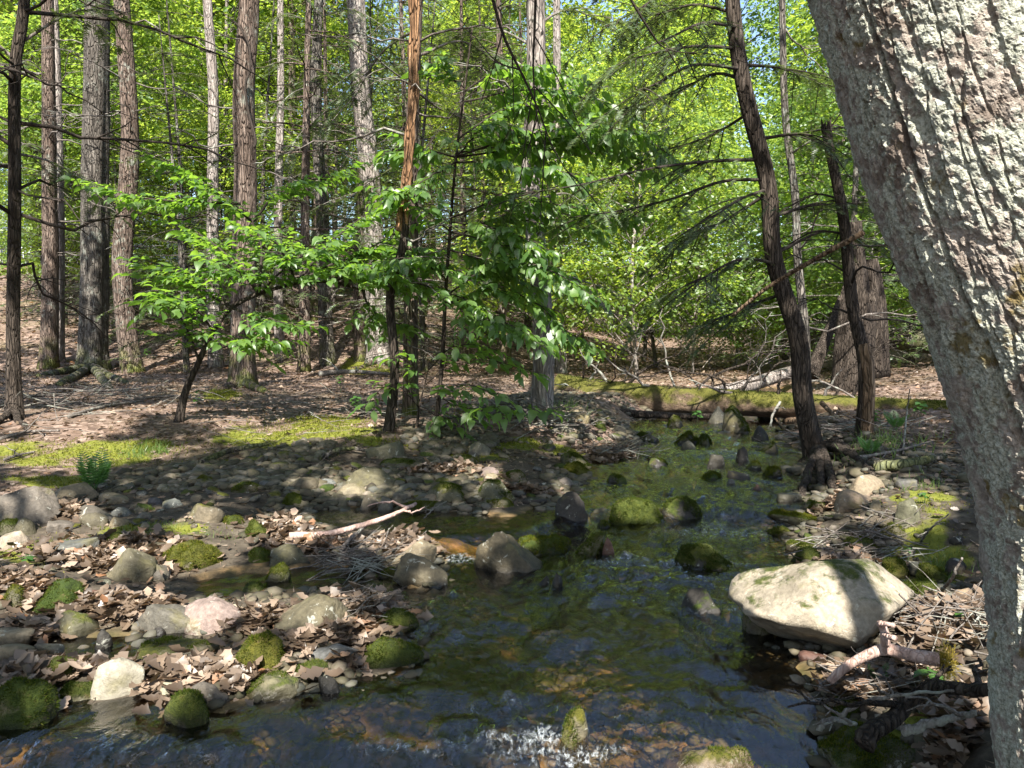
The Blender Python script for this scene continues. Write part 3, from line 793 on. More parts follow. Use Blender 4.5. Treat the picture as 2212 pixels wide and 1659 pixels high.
main_tree('t14', 'hemlock_tree', 'dark leaning hemlock on the right bank with exposed roots at the water', 'tree', [(1768, 990), (1736, 860), (1706, 730), (1676, 560), (1650, 400), (1618, 190), (1592, 0)], 42, 'bark_dark', 11, .45, seg=22, dead=0, taper=.7)
main_tree('t15', 'dead_tree', 'broken topped dead pole with bare lower wood, right of the leaning hemlock', 'tree', [(1862, 936), (1850, 800), (1836, 650), (1818, 470), (1798, 282)], 31, 'bark_dark', 4.5, .3, dead=5, dlen=(.5, 1.5), dz=(1.2, 3.2), broken=True, taper=.5, twmat='twig_dark')
main_tree('t17', 'hardwood_tree', 'slender crooked grey stem between leaning hemlock and big stump', 'tree', [(1742, 850), (1738, 720), (1728, 560), (1716, 420), (1708, 250), (1700, 0)], 20, 'bark_grey', 14, .3, dead=5, Y=13.5)

# split orange top of the dark pole
t = TREES['t10']; Ys = t['base'][1]
P = spline([at(866, 500, Ys), at(873, 430, Ys), at(880, 360, Ys), at(884, 290, Ys), at(892, 210, Ys), at(891, 130, Ys), at(895, 60, Ys), at(891, -40, Ys)], 40)
part(t['root'], 'split_top', *trunk_geo(P, np.linspace(.064, .046, 40) * (1 + .14 * np.sin(np.arange(40) * .9)), 16, .22, 77, 0, .30), MAT['orange_wood'])

# vine on the large reddish trunk
t = TREES['t4']; Yv = t['base'][1] - t['r'] - .03
vp = spline([at(x, y, Yv) for x, y in ((497, 40), (520, 62), (538, 100), (540, 150), (530, 185), (536, 240), (552, 300), (548, 320))], 30)
part(t['root'], 'vine', *tube(vp, np.linspace(.016, .026, 30), 7), MAT['twig_dark'])

# broken stump behind the right bank
b = hit(1842, 842)
st = empty('stump', b, 'wide broken oak stump with splintered top beyond the right bank', 'stump')
Ys = b[1]
P = spline([b - np.array([0, 0, .15]), at(1846, 760, Ys), at(1856, 640, Ys)], 26)
V, F = trunk_geo(P, np.linspace(44, 36, 26) / FPX * Ys, 30, .10, 5, .12, .09)
V[25 * 30:26 * 30, 2] += .22 * np.sin(np.arange(30) * .63) + RNG.uniform(-.08, .08, 30)
part(st, 'trunk', V, F, MAT['bark_dark'])
P = spline([at(1893, 815, Ys + .1), at(1888, 700, Ys + .1), at(1884, 600, Ys + .1), at(1880, 560, Ys + .1)], 16)
V, F = trunk_geo(P, np.linspace(26, 12, 16) / FPX * Ys, 12, .22, 6, 0, .2); part(st, 'splinter', V, F, MAT['bark_dark'])
P = spline([at(1856, 660, Ys), at(1850, 560, Ys), at(1846, 480, Ys)], 14)
V, F = trunk_geo(P, np.linspace(22, 14, 14) / FPX * Ys, 12, .15, 7, 0, .2); part(st, 'splinter', V, F, MAT['bark_dark'])

# bare lower wood of the dead pole
t = TREES['t15']; i1 = int(len(t['P']) * .38)
Pq = t['P'][:i1] + np.array([.012, -.045, 0])
V, F = trunk_geo(Pq, t['R'][:i1] * .86, 12, .12, 9, .2, .12); part(t['root'], 'bare_wood', V, F, MAT['deadwood'])

# roots of the leaning hemlock and of the fluted trunk
def roots(key, ends, r0, mat):
    t = TREES[key]; b = np.array(t['base'])
    for e in ends:
        E = hit(*e[:2]); m = (b * .55 + E * .45); m[2] = max(float(surf(m[0], m[1])), E[2]) + (e[2] if len(e) > 2 else .05)
        s0 = b + np.array([0, 0, .10]) + unit(E - b) * t['r'] * .5
        P = spline([s0, m, E, E + unit(E - b) * .12 - np.array([0, 0, .06])], 16)
        P += RNG.normal(0, .008, P.shape)
        part(t['root'], 'root', *tube(P, r0 * np.linspace(1, .4, 16), 8), MAT[mat])
roots('t14', [(1790, 1022, .1), (1770, 1060, .16), (1735, 1070, .14), (1880, 1020, .08), (1850, 985, .06), (1730, 1000, .1), (1800, 1060, .12)], .055, 'bark_dark')
roots('t2', [(90, 812, .08), (130, 830, .06), (268, 826, .05), (235, 838, .06)], .13, 'bark_grey')
roots('t0', [(-30, 930, .05), (55, 925, .03)], .05, 'bark_dark')
roots('t4', [(470, 842, .05), (575, 848, .05)], .10, 'bark_brown')
roots('t8', [(770, 800, .05), (870, 798, .05)], .10, 'bark_brown')

# ------------------------------------------------------------------ hemlock boughs of the leaning tree and its neighbours
def bough(root, px, Y0, Y1, r=.016, foliage=True, mat='twig_dark', step=.055, tl=.32, nb=26, bl=.046, subs=9):
    n = len(px)
    Q = [at(x, y, Y0 + (Y1 - Y0) * i / max(1, n - 1)) for i, (x, y) in enumerate(px)]
    P = spline(Q, 18)
    A = Acc(); A.add(*tube(P, np.linspace(r, r * .2, 18), 6))
    paths = [P]
    for k in range(subs):
        i = int(RNG.integers(4, 16)); d = unit(P[i + 1] - P[i]); sd = unit(np.cross(d, (0, 0, 1))) * RNG.choice([-1, 1])
        L = RNG.uniform(.35, .9); t = np.linspace(0, 1, 6)
        Qs = P[i] + unit(d * .8 + sd * .7 + np.array([0, 0, RNG.uniform(-.35, .1)])) * (t * L)[:, None] + np.array([0, 0, -.2 * L]) * (t ** 2)[:, None]
        A.add(*tube(Qs, np.linspace(r * .4, .002, 6), 4, False)); paths.append(Qs)
    br = part(root, 'branch', *A.get(), MAT[mat])
    if foliage:
        V, F = needle_sprays(paths, step, tl, nb, bl)
        link('needles', mesh_from('needles', V - np.array(root.location), F, False), MAT['needle'], br)
    return br
t = TREES['t14']; Yh = t['base'][1]
for px, y1 in (([(1600, 105), (1500, 100), (1400, 118), (1310, 150)], -1.0), ([(1606, 172), (1540, 160), (1450, 205), (1330, 240)], .6), ([(1640, 345), (1540, 348), (1400, 365), (1250, 400), (1100, 420)], -1.2),
               ([(1652, 388), (1560, 392), (1450, 430), (1340, 455), (1230, 470)], -.3), ([(1596, 30), (1500, 10), (1420, 30), (1330, 20)], .3), ([(1680, 570), (1600, 560), (1520, 600), (1470, 640)], -.7),
               ([(1690, 635), (1620, 660), (1560, 690)], .5), ([(1665, 470), (1760, 440), (1830, 430)], .4), ([(1680, 545), (1780, 500), (1850, 520)], .8), ([(1655, 420), (1560, 480), (1480, 520), (1400, 600)], .9),
               ([(1625, 240), (1520, 300), (1400, 330)], 1.1), ([(1612, 140), (1700, 150), (1790, 190)], .7), ([(1592, 0), (1480, -40), (1380, 20), (1300, 60)], -.6), ([(1640, 300), (1740, 290), (1800, 330)], -.3), ([(1600, 60), (1520, 50), (1450, 80), (1380, 110)], -1.4), ([(1610, 150), (1500, 140), (1420, 180), (1360, 200)], -1.5), ([(1595, 20), (1540, -20), (1460, 0), (1400, 60)], 1.0), ([(1655, 410), (1600, 430), (1540, 470)], -1.2)):
    bough(t['root'], px, Yh, Yh + y1, .02)
for px, y1 in (([(1815, 430), (1760, 420), (1700, 450)], .3), ([(1828, 505), (1760, 500), (1700, 530), (1640, 560)], .6)):
    bough(TREES['t15']['root'], px, TREES['t15']['base'][1], TREES['t15']['base'][1] + y1, .014, foliage=False)
for key, specs in (('t0', [([(40, 95), (150, 30), (260, 10)], .5), ([(36, 130), (-60, 60), (-150, 80)], 0), ([(30, 330), (110, 350), (200, 400)], .6)]),
                   ('t9', [([(905, 120), (1000, 90), (1090, 150)], .6), ([(905, 60), (820, 120), (740, 260)], .8), ([(904, 330), (820, 380), (750, 430)], .9), ([(903, 200), (960, 240), (1040, 260)], .7)]),
                   ('t7', [([(690, 180), (620, 210), (560, 300)], -.8), ([(688, 120), (760, 160), (850, 180)], -1.0), ([(690, 300), (760, 330), (830, 330)], -1.2), ([(690, 260), (640, 300), (590, 420)], -1.5), ([(686, 60), (620, 30), (570, 60)], -1), ([(686, 40), (760, 20), (850, 70)], -1.3), ([(692, 400), (640, 450), (600, 520)], -.8), ([(694, 460), (760, 480), (820, 540)], -.6), ([(690, 350), (740, 380), (800, 470)], .5), ([(690, 100), (640, 120), (600, 160)], 1.0)]),
                   ('t8b', [([(782, 200), (720, 160), (640, 180)], -1), ([(780, 330), (850, 300), (930, 330)], -1.2), ([(784, 90), (850, 40), (950, 60)], -1.6), ([(780, 420), (720, 440), (660, 520)], -1.4), ([(784, 140), (860, 140), (960, 200)], .5)]),
                   ('t1', [([(104, 170), (60, 130), (0, 150)], -1), ([(105, 330), (60, 310), (10, 330)], -1)]),
                   ('t12', [([(1155, 160), (1080, 120), (1010, 150)], .8), ([(1156, 220), (1230, 200), (1310, 240)], .8), ([(1153, 60), (1230, 20), (1320, 60)], 1.0), ([(1160, 430), (1230, 420), (1290, 470)], 1.0), ([(1165, 560), (1110, 570), (1050, 640)], .8), ([(1153, 100), (1060, 60), (980, 90)], 1.6), ([(1168, 620), (1240, 600), (1290, 660)], .8)])):
    t = TREES[key]
    for px, y1 in specs: bough(t['root'], px, t['base'][1], t['base'][1] + y1, .02, True, 'twig', .09, .48, 24, .065, 8)

# ------------------------------------------------------------------ leaning foreground tree with deep bark
ft = empty('oak_tree', (1.38, 1.5, .30), 'massive leaning trunk with lichen crusted bark filling the right edge', 'tree')
Yf = 1.5
edge = [(2350, 2250, 340), (2210, 1780, 300), (2165, 1659, 292), (2130, 1400, 288), (2090, 1150, 286), (2056, 1020, 285), (2020, 900, 284), (1950, 700, 283), (1880, 500, 281), (1800, 270, 279), (1725, 0, 277), (1640, -300, 270)]
Q = [at(x + r + 100 - .012 * max(0, 800 - y) - .075 * max(0, y - 800), y, Yf) for x, y, r in edge]
Q += [Q[-1] + np.array([-.45, .1, 1.6]), Q[-1] + np.array([-.8, .2, 3.6]), Q[-1] + np.array([-1.0, .3, 6.0]), Q[-1] + np.array([-1.1, .3, 9.0])]
Q = np.array(Q); zz = Q[:, 2]
rad = np.concatenate([np.array([r for _, _, r in edge]) / FPX * Yf, [.235, .215, .18, .12]])
zs = np.concatenate([np.arange(zz[0], .5, .02), np.arange(.5, 2.30, .0034), np.arange(2.30, 4, .05), np.arange(4, zz[-1], .3)])
Pc = np.stack([np.interp(zs, zz, Q[:, 0]), np.interp(zs, zz, Q[:, 1]), zs], -1)
k = np.ones(41) / 41
mid = (zs > .3) & (zs < 2.2)
for c in (0, 1):
    e_ = np.pad(Pc[:, c], 20, mode='edge'); Pc[:, c] = np.where(mid, np.convolve(e_, k, 'valid'), Pc[:, c])
Rr = np.interp(zs, zz, rad)
th = np.concatenate([np.linspace(-.25, math.pi + .35, 330), np.linspace(math.pi + .45, 2 * math.pi - .35, 30)]) + math.pi    # fine on the side seen from the stream
T = unit(np.gradient(Pc, axis=0)); X = unit(np.array([1.0, 0, 0]) - T * T[:, :1]); Yv = np.cross(T, X)
TH, ZS = np.meshgrid(th, zs)
RR = np.broadcast_to(Rr[:, None], TH.shape)
u = TH * .26; v = ZS
un = 12.0                                                     # wrap-free noise domain
cxn, syn = np.cos(TH) * .26, np.sin(TH) * .26
w1 = fbm(cxn * 5, syn * 5, v * 2.2, 3, 3)
uu = u + .020 * w1 + .10 * v * .2; vv_ = v + .05 * fbm(cxn * 7, syn * 7, v * 3, 13, 2)
f1, f2, cid = worley2(uu / .036, vv_ / .22, 3)
plate = ss(.0, .16, f2 - f1)
g1, g2, gid = worley2((uu + .4) / .015, vv_ / .032, 8)
crack = ss(.0, .14, g2 - g1)
fur = ss(.17, .0, np.abs(vn(uu / .060, vv_ / .65, 0, 17)))
disp = .0065 * plate + .003 * (cid - .5) + .0022 * crack + .002 * (gid - .5) - .016 * fur - .004
crust = fbm(cxn * 95, syn * 95, v * 95, 23, 3)
disp = disp + .0022 * crust + .0024 * (1 - 2 * np.abs(fbm(cxn * 48, syn * 48, v * 42, 29, 2))) + .007 * fbm(cxn * 4, syn * 4, v * 1.6, 33, 2)
fade = ss(2.5, 2.3, zs)[:, None]
rr = RR + disp * (.3 + .7 * fade) + .05 * np.exp(-np.clip(ZS - .1, 0, 9) / .2) * (1 + .6 * np.sin(4 * TH + 1))
V = Pc[:, None, :] + rr[..., None] * (np.cos(TH)[..., None] * X[:, None, :] + np.sin(TH)[..., None] * Yv[:, None, :])
n, sg = TH.shape
I, J = np.meshgrid(np.arange(n - 1), np.arange(sg), indexing='ij')
a = I * sg + J; b_ = I * sg + (J + 1) % sg
F = np.stack([a, a + sg, b_ + sg, b_], -1).reshape(-1, 4)[:, ::-1]
bm_ = NM('lichen_bark')
o = bm_.obj()
nA = bm_.noise(o, 4.2, 5, 0.65, 0.4); nB = bm_.noise(o, 50, 5, 0.7); nC = bm_.noise(o, 9, 4, 0.6, 0.6); nD = bm_.noise(o, 150, 3, 0.7)
col = bm_.ramp(nB, [(0.28, (0.115, 0.092, 0.076)), (0.5, (0.32, 0.275, 0.235)), (0.75, (0.50, 0.44, 0.39))])
lm = bm_.mr(bm_.math('ADD', bm_.math('MULTIPLY', nC, 0.6), bm_.math('MULTIPLY', nB, 0.4)), 0.46, 0.53, 0, 0.92, True)
lcol = bm_.ramp(nD, [(0.32, (0.15, 0.16, 0.12)), (0.52, (0.40, 0.41, 0.34)), (0.72, (0.60, 0.605, 0.53))])
col = bm_.mix(bm_.mr(bm_.noise(o, 5.5, 4, 0.6, 0.5), 0.52, 0.60, 0, 0.75, True), col, (0.14, 0.108, 0.085))
col = bm_.mix(lm, col, lcol)
mm = bm_.mr(bm_.math('ADD', bm_.math('MULTIPLY', nA, 0.65), bm_.math('MULTIPLY', bm_.noise(o, 20, 4, 0.65), 0.35)), 0.555, 0.62, 0, 0.85, True)
col = bm_.mix(mm, col, (0.145, 0.105, 0.030))
MAT['lichen_bark'] = bm_.done(bm_.pbsdf(col, 0.96, bm_.bump(bm_.math('ADD', nB, bm_.math('ADD', nD, bm_.noise(o, 340, 3, 0.7))), 0.9, 0.007), 0.15))
part(ft, 'trunk', V.reshape(-1, 3), F, MAT['lichen_bark'], False)
TREES['fg'] = dict(root=ft, base=np.array(ft.location), P=Pc, R=Rr, r=.37)
# its high limbs
top = Pc[-1]
for k, (dx, dy, dz_) in enumerate(((4, -3, 3), (-3, 3, 3.5), (3.5, 4, 2.5), (-4, -3, 3), (1, -6, 2), (6, 1, 3))):
    st0 = Pc[-1 - 3 * k]
    P = spline([st0, st0 + np.array([dx * .4, dy * .4, dz_ * .7]), st0 + np.array([dx, dy, dz_])], 14)
    part(ft, 'limb', *tube(P, np.linspace(.13, .03, 14), 8), MAT['bark_grey'])
# dark twigs that hang into view from a limb overhead
for px, Y0, Y1, r in (([(1050, -60), (1085, 70), (1130, 165), (1160, 230), (1200, 330), (1260, 420)], 4.6, 5.0, .012), ([(1158, -40), (1155, 60), (1152, 150), (1160, 250), (1180, 330)], 4.8, 5.0, .011),
                      ([(1085, 70), (1060, 160), (1030, 240), (1000, 300)], 4.66, 4.9, .005), ([(1160, 240), (1145, 320), (1150, 400)], 4.8, 4.9, .004), ([(1340, -40), (1400, 60), (1440, 105), (1530, 120)], 6.0, 6.4, .012),
                      ([(1440, 105), (1470, 160), (1480, 230), (1440, 330)], 6.1, 6.4, .006), ([(1530, -40), (1515, 40), (1500, 110)], 6.0, 6.2, .006), ([(1120, 150), (1070, 130), (1010, 60), (960, 0)], 5.2, 5.6, .006)):
    bough(ft, px, Y0, Y1, r, foliage=False, subs=4)

# ------------------------------------------------------------------ unseen canopy added to shade the clearing, with gaps left for sun patches
GZP = .2
def gproj(p):
    p = np.asarray(p, float); k = (p[..., 2] - GZP) / SUN[2]
    return p[..., 0] - SUN[0] * k, p[..., 1] - SUN[1] * k
LIT = []  # ground patches kept sunlit by leaving holes in the added canopy
for e in ((1760, 1330, 150, 75, .40), (1930, 1330, 60, 70, .35), (1900, 1500, 165, 45, .15), (2060, 1340, 110, 40, .3), (1360, 1585, 190, 55, 0), (1540, 1650, 130, 40, .05), (910, 1175, 110, 32, .1), (1100, 1150, 55, 30, .28), (240, 1212, 160, 26, .1),
          (90, 1290, 120, 34, .1), (430, 1465, 170, 36, .08), (262, 1475, 60, 40, .1), (500, 1325, 90, 26, .1), (620, 1150, 62, 28, .15), (1070, 1032, 80, 16, .2), (765, 1062, 46, 14, .2), (640, 900, 190, 34, .45), (150, 982, 210, 20, .42),
          (110, 1012, 90, 9, .4), (110, 905, 160, 22, .45), (640, 948, 150, 9, .4), (1866, 1060, 60, 26, .45), (2000, 1095, 60, 40, .4), (1240, 900, 120, 26, .4), (1230, 860, 100, 20, .4), (1371, 1112, 60, 14, .2), (430, 1190, 50, 10, .15),
          (1160, 1068, 60, 8, .15), (1180, 850, 60, 30, .4), (840, 800, 260, 14, .4), (700, 1050, 30, 8, .2), (60, 1085, 50, 26, .2), (1350, 840, 200, 14, .3), (370, 1330, 80, 20, .1), (200, 1375, 60, 16, .1), (700, 1340, 60, 14, .2),
          (1040, 1170, 60, 16, .1), (1460, 1010, 70, 12, .1), (150, 1130, 60, 20, .15), (60, 1190, 60, 16, .1), (470, 1145, 60, 16, .15), (1320, 1080, 100, 14, .1), (1290, 1440, 60, 26, 0), (1750, 1180, 50, 26, .2), (2080, 1480, 60, 60, .3)):
    x, y, ax, ay, z = gell(*e[:4])
    gx_, gy_ = gproj(np.array([x, y, z + e[4] * .4]))
    LIT.append((float(gx_), float(gy_), ax + .15, max(ay, .14) + .17))
CAPS = []
def lit_trunk(key, z0, z1, rad):
    P = TREES[key]['P']
    for za, zb in zip(np.linspace(z0, z1, 5)[:-1], np.linspace(z0, z1, 5)[1:]):
        pa = P[np.argmin(abs(P[:, 2] - za))]; pb = P[np.argmin(abs(P[:, 2] - zb))]
        CAPS.append((np.array(gproj(pa)), np.array(gproj(pb)), rad))
for key, a0, a1, rd in (('fg', .5, 2.4, .62), ('t3', .4, 7, .55), ('t4', 3.0, 8, .55), ('t2', 5, 9, .5), ('t1', 4, 8, .4), ('t5', 2, 8, .35), ('t8', 2, 6, .5), ('t12', .4, 8, .5), ('t13', .5, 8, .5), ('t9', 3, 6, .25)):
    lit_trunk(key, a0, a1, rd)
SAPL = []
for (px, py, Y, a, b) in ((600, 590, 9.0, 2.9, 1.0), (700, 540, 9.3, 1.5, .8), (1130, 330, 9.6, 1.9, .9), (1300, 320, 9.4, 1.0, .6), (1020, 810, 8.6, 1.0, .5), (350, 420, 9.3, 1.2, .5)):
    q_ = gproj(at(px, py, Y)); SAPL.append((float(q_[0]), float(q_[1]), a, b))
def is_lit(x, y):
    m = in_ell(x, y, LIT, .3) > .5
    for a, b, r in CAPS:
        e = b - a; t = np.clip(((x - a[0]) * e[0] + (y - a[1]) * e[1]) / (e @ e + 1e-9), 0, 1)
        m |= np.hypot(x - a[0] - t * e[0], y - a[1] - t * e[1]) < r
    n = vn(x * 1.6, y * 1.6, 0, 91) + .6 * vn(x * 4, y * 4, 0, 92)
    far = ss(8, 16, y) * .25 + .12 * ss(2.0, 5.0, x) * ss(9, 14, y)
    sp = in_ell(x, y, SAPL, .5) > .5
    far = far - .5 * ss(5.4, 6.2, y) * ss(9.8, 9.0, y) * ss(1.6, .6, x)
    return m | (n > .80 - far) | (sp & (n > -.45))
N = 150000
gx_ = RNG.uniform(-17, 11, N); gy_ = RNG.uniform(-2.5, 26, N)
keep = RNG.random(N) < np.where(gy_ < 12, 1.0, .45) * np.where((gx_ > .5) & (gy_ > 11), 0.12, 1)
gx_, gy_ = gx_[keep], gy_[keep]
keep = ~is_lit(gx_, gy_); gx_, gy_ = gx_[keep], gy_[keep]
hz = np.where(gy_ < 7, RNG.uniform(6.6, 9.0, len(gx_)), RNG.uniform(9.5, 13.5, len(gx_))) + .8 * vn(gx_ * .3, gy_ * .3, 0, 95)
k = (hz - GZP) / SUN[2]
C = np.stack([gx_ + SUN[0] * k, gy_ + SUN[1] * k, hz], -1)
el = (C[:, 2] - CAM_Z) / np.maximum(np.hypot(C[:, 0], C[:, 1]), .1)
C = C[(el > .56) | (C[:, 1] < 0)]
C = C[~((C[:, 1] > 4.5) & (C[:, 0] > -.6 + .03 * C[:, 1]) & (C[:, 0] < .8 + .42 * C[:, 1]))]     # the stream keeps a strip of open sky
tn = RNG.normal(0, 1, (len(C), 3)); tn[:, 2] *= .35
nn = RNG.normal(0, .35, (len(C), 3)) + SUN * .8 + np.array([0, 0, .4])
S = RNG.uniform(.12, .20, len(C)) * np.where(np.hypot(C[:, 0], C[:, 1]) > 9, 1.5, 1.0)
keys = ['fg', 't14', 't12', 't9', 't4', 't3', 't2', 't0']
B = np.array([TREES[k_]['P'][-1][:2] if k_ != 'fg' else np.array([2.0, -1.5]) for k_ in keys])
own = np.argmin(((C[:, None, :2] - B[None]) ** 2).sum(-1) * np.array([.35, 1, 1, 1, 1, 1, 1, 1.2])[None], 1)
for i, k_ in enumerate(keys):
    s_ = own == i
    if s_.sum() < 20: continue
    V, F = scatter(QLEAF_V, QLEAF_F, C[s_], frames(tn[s_], nn[s_]), S[s_] * 1.2)
    part(TREES[k_]['root'], 'crown', V, F, MAT['leaf_shade_canopy'], False)  # added out-of-view leaves shaped to cast dapples, hung on the nearest tree
# unseen pole tree, added so its shadow makes the dark stripe on the boulder
b0 = hit(1835, 1400)
q = np.array([b0[0] + .02, b0[1] + .25, .45]) + SUN / SUN[2] * 4.4
pb = np.array([q[0], q[1], float(H(q[0], q[1]))])
pt = empty('shade_pole_tree', pb, 'unseen slim pole tree added to shade a stripe across the boulder', 'tree')
P = spline([pb - np.array([0, 0, .1]), pb + np.array([.02, 0, 4]), pb + np.array([-.05, .05, 9.5])], 20)
part(pt, 'trunk', *trunk_geo(P, np.linspace(.10, .07, 20), 12, .04, 12, .3), MAT['bark_grey'])

# ------------------------------------------------------------------ woods behind: one prototype of each kind, copied
def hardwood_proto(seed, h, r, zlo, nspray, leaves, lsz, trunk_r, bark, name):
    """trunk with limbs, and a crown of flat leaf sprays"""
    root = empty(name, (0, 0, 0))
    P = spline([(0, 0, -.3), (RNG.normal(0, .1), RNG.normal(0, .1), h * .35), (RNG.normal(0, .3), RNG.normal(0, .3), h * .7), (RNG.normal(0, .4), RNG.normal(0, .4), h)], 24)
    A = Acc(); A.add(*trunk_geo(P, trunk_r * np.linspace(1, .18, 24), 9, .05, seed, .4))
    pos, tan, nor, scl = [], [], [], []
    for k in range(nspray):
        f = RNG.random() ** .8; z = zlo + (h * 1.02 - zlo) * f
        prof = math.sin(math.pi * (0.18 + .80 * f)) ** .7
        rad = r * prof * math.sqrt(RNG.uniform(.08, 1)); an = RNG.uniform(0, 6.28)
        i = int(np.clip(z / h * 23, 0, 23)); c0 = P[max(0, i - 2)]
        c = np.array([P[i][0] + rad * math.cos(an), P[i][1] + rad * math.sin(an), z + .12 * rad])
        if k % 3 == 0:
            m_ = (c0 + c) / 2 + np.array([0, 0, .1 * rad]); A.add(*tube(spline([c0, m_, c], 6), np.linspace(.012 + trunk_r * .12, .005, 6), 4, False))
        sr = RNG.uniform(.45, 1.0) * (r / 3.0) ** .5; n_ = int(leaves * RNG.uniform(.6, 1.3))
        q = np.sqrt(RNG.random(n_)) * sr; a_ = RNG.uniform(0, 6.28, n_); nv = np.array([0, 0, 1.0]) + RNG.normal(0, .22, 3)
        pp = c + np.stack([q * np.cos(a_), q * np.sin(a_), RNG.normal(0, .07, n_) - .18 * q * q], -1)
        pos.append(pp); tan.append(np.stack([np.cos(a_), np.sin(a_), np.full(n_, -.35)], -1) + RNG.normal(0, .35, (n_, 3)))
        nor.append(nv + np.array([.05, -.45, 0]) + RNG.normal(0, .30, (n_, 3))); scl.append(lsz * RNG.uniform(.6, 1.3, n_))
    link('trunk', mesh_from('trunk', *A.get()), MAT[bark], root)
    V, F = scatter(QLEAF_V, QLEAF_F, np.vstack(pos), frames(np.vstack(tan), np.vstack(nor)), np.concatenate(scl))
    link('crown', mesh_from('crown', V, F, False), MAT['leaf_maple'], root)
    return root

def hemlock_proto(seed, h, r, zlo, nbr, trunk_r, name, bark='bark_brown', bl=.085):
    root = empty(name, (0, 0, 0))
    P = spline([(0, 0, -.3), (RNG.normal(0, .06), RNG.normal(0, .06), h * .4), (RNG.normal(0, .15), RNG.normal(0, .15), h)], 24)
    A = Acc(); A.add(*trunk_geo(P, trunk_r * np.linspace(1, .12, 24), 10, .04, seed, .45))
    paths = []
    for k in range(nbr):
        f = RNG.random(); z = zlo + (h - zlo) * f; i = int(np.clip(z / h * 23, 0, 23)); an = RNG.uniform(0, 6.28)
        L = r * (1.05 - .8 * f) * RNG.uniform(.55, 1.1); d = np.array([math.cos(an), math.sin(an), RNG.uniform(-.05, .3)])
        t = np.linspace(0, 1, 7)
        Q = P[i] + d * (t * L)[:, None] + np.array([0, 0, -.22 * L]) * (t ** 2)[:, None] + np.cumsum(RNG.normal(0, .02, (7, 3)), 0) * L
        A.add(*tube(Q, np.linspace(.010 + .006 * L, .004, 7), 4, False)); paths.append(Q)
    for k in range(14):                       # bare lower branches
        z = RNG.uniform(.8, zlo + 1); i = int(np.clip(z / h * 23, 0, 23)); an = RNG.uniform(0, 6.28)
        B, _ = twiggy(P[i], (math.cos(an), math.sin(an), RNG.uniform(-.1, .2)), RNG.uniform(.7, 1.9), .012, .25, 4, 4); A.add(*B.get())
    link('trunk', mesh_from('trunk', *A.get()), MAT[bark], root)
    V, F = needle_sprays(paths, .13, .62, 16, bl, .25, 1.5)
    link('crown', mesh_from('crown', V, F, False), MAT['needle'], root)
    return root

def bare_proto(seed, h, trunk_r, name, bark):
    """tall trunk, crown high up"""
    return hardwood_proto(seed, h, 3.6, h * .5, 150, 44, .20, trunk_r, bark, name)

PROTO = {
    'und0': hardwood_proto(1, 7.5, 2.8, .8, 210, 46, .125, .05, 'bark_pale', 'maple_tree'),
    'und1': hardwood_proto(2, 9.0, 3.2, 1.4, 230, 46, .13, .07, 'bark_grey', 'maple_tree'),
    'und2': hardwood_proto(3, 5.0, 2.2, .4, 150, 46, .115, .035, 'bark_pale', 'beech_tree'),
    'can0': hardwood_proto(4, 17, 4.4, 4.5, 330, 50, .20, .14, 'bark_pale', 'maple_tree'),
    'can1': hardwood_proto(5, 20, 4.6, 6.0, 340, 50, .21, .17, 'bark_grey', 'maple_tree'),
    'hem0': hemlock_proto(6, 15, 3.2, 2.0, 85, .15, 'hemlock_tree'),
    'hem1': hemlock_proto(7, 11, 2.7, 1.2, 75, .10, 'hemlock_tree', 'bark_grey'),
    'tal0': bare_proto(8, 20, .20, 'oak_tree', 'bark_brown'),
    'tal1': bare_proto(9, 18, .15, 'oak_tree', 'bark_pale'),
}
first = {}
def plant(kind, x, y, s, label, cat, group):
    pr = PROTO[kind]
    if kind not in first:
        first[kind] = True; o = pr
    else:
        o = pr.copy(); COL.objects.link(o)
        for ch in pr.children:
            c = ch.copy(); COL.objects.link(c); c.parent = o
    o.location = (x, y, float(H(x, y))); o.rotation_euler = (0, 0, RNG.uniform(0, 6.28)); o.scale = (s, s, s * RNG.uniform(.92, 1.1)); o.rotation_euler[0] = RNG.normal(0, .035); o.rotation_euler[1] = RNG.normal(0, .035)
    tag(o, label, cat, group)
def grow(n, kinds, pxr, dr, smin, smax, label, group, gap=1.6, cat='tree', taken=[]):
    k = tries = 0
    while k < n and tries < 4000:
        tries += 1
        d = math.sqrt(RNG.uniform(dr[0] ** 2, dr[1] ** 2)); x = (RNG.uniform(*pxr) - CX) / FPX * d
        if x < -18 and 36 < d < 60 and x > -40: 
            if 38 < d: continue
        kd = kinds[k % len(kinds)]; pxx = CX + x / d * FPX
        if kd[:3] in ('und', 'hem', 'can') and d < 48 and (285 < pxx < 400 or pxx < 70): continue
        if kd[:3] in ('can', 'tal', 'hem') and 1180 < pxx < 1760 and d < 38: continue
        if min((math.hypot(x - a, d - b) for a, b in taken), default=9) < gap: continue
        if any(math.hypot(x - t_['base'][0], d - t_['base'][1]) < 1.2 for t_ in TREES.values()): continue
        taken.append((x, d)); plant(kinds[k % len(kinds)], x, d, RNG.uniform(smin, smax), label, cat, group); k += 1
# right and centre: bright maples beyond the fallen log
grow(18, ['und0', 'und1', 'und2'], (1180, 2250), (17, 27), .75, 1.15, 'bright green young maple in the sunlit wood beyond the fallen log', 'young maples beyond the fallen log')
grow(26, ['can0', 'und1', 'can1', 'und0'], (1150, 2500), (25, 46), .9, 1.2, 'sunlit yellow green maple deep in the wood behind the log', 'maples deep in the right wood')
grow(22, ['can0', 'can1', 'und1'], (1000, 2700), (46, 85), 1.0, 1.4, 'far maple of the pale green backdrop behind the log', 'far maples behind the log', 2.5)
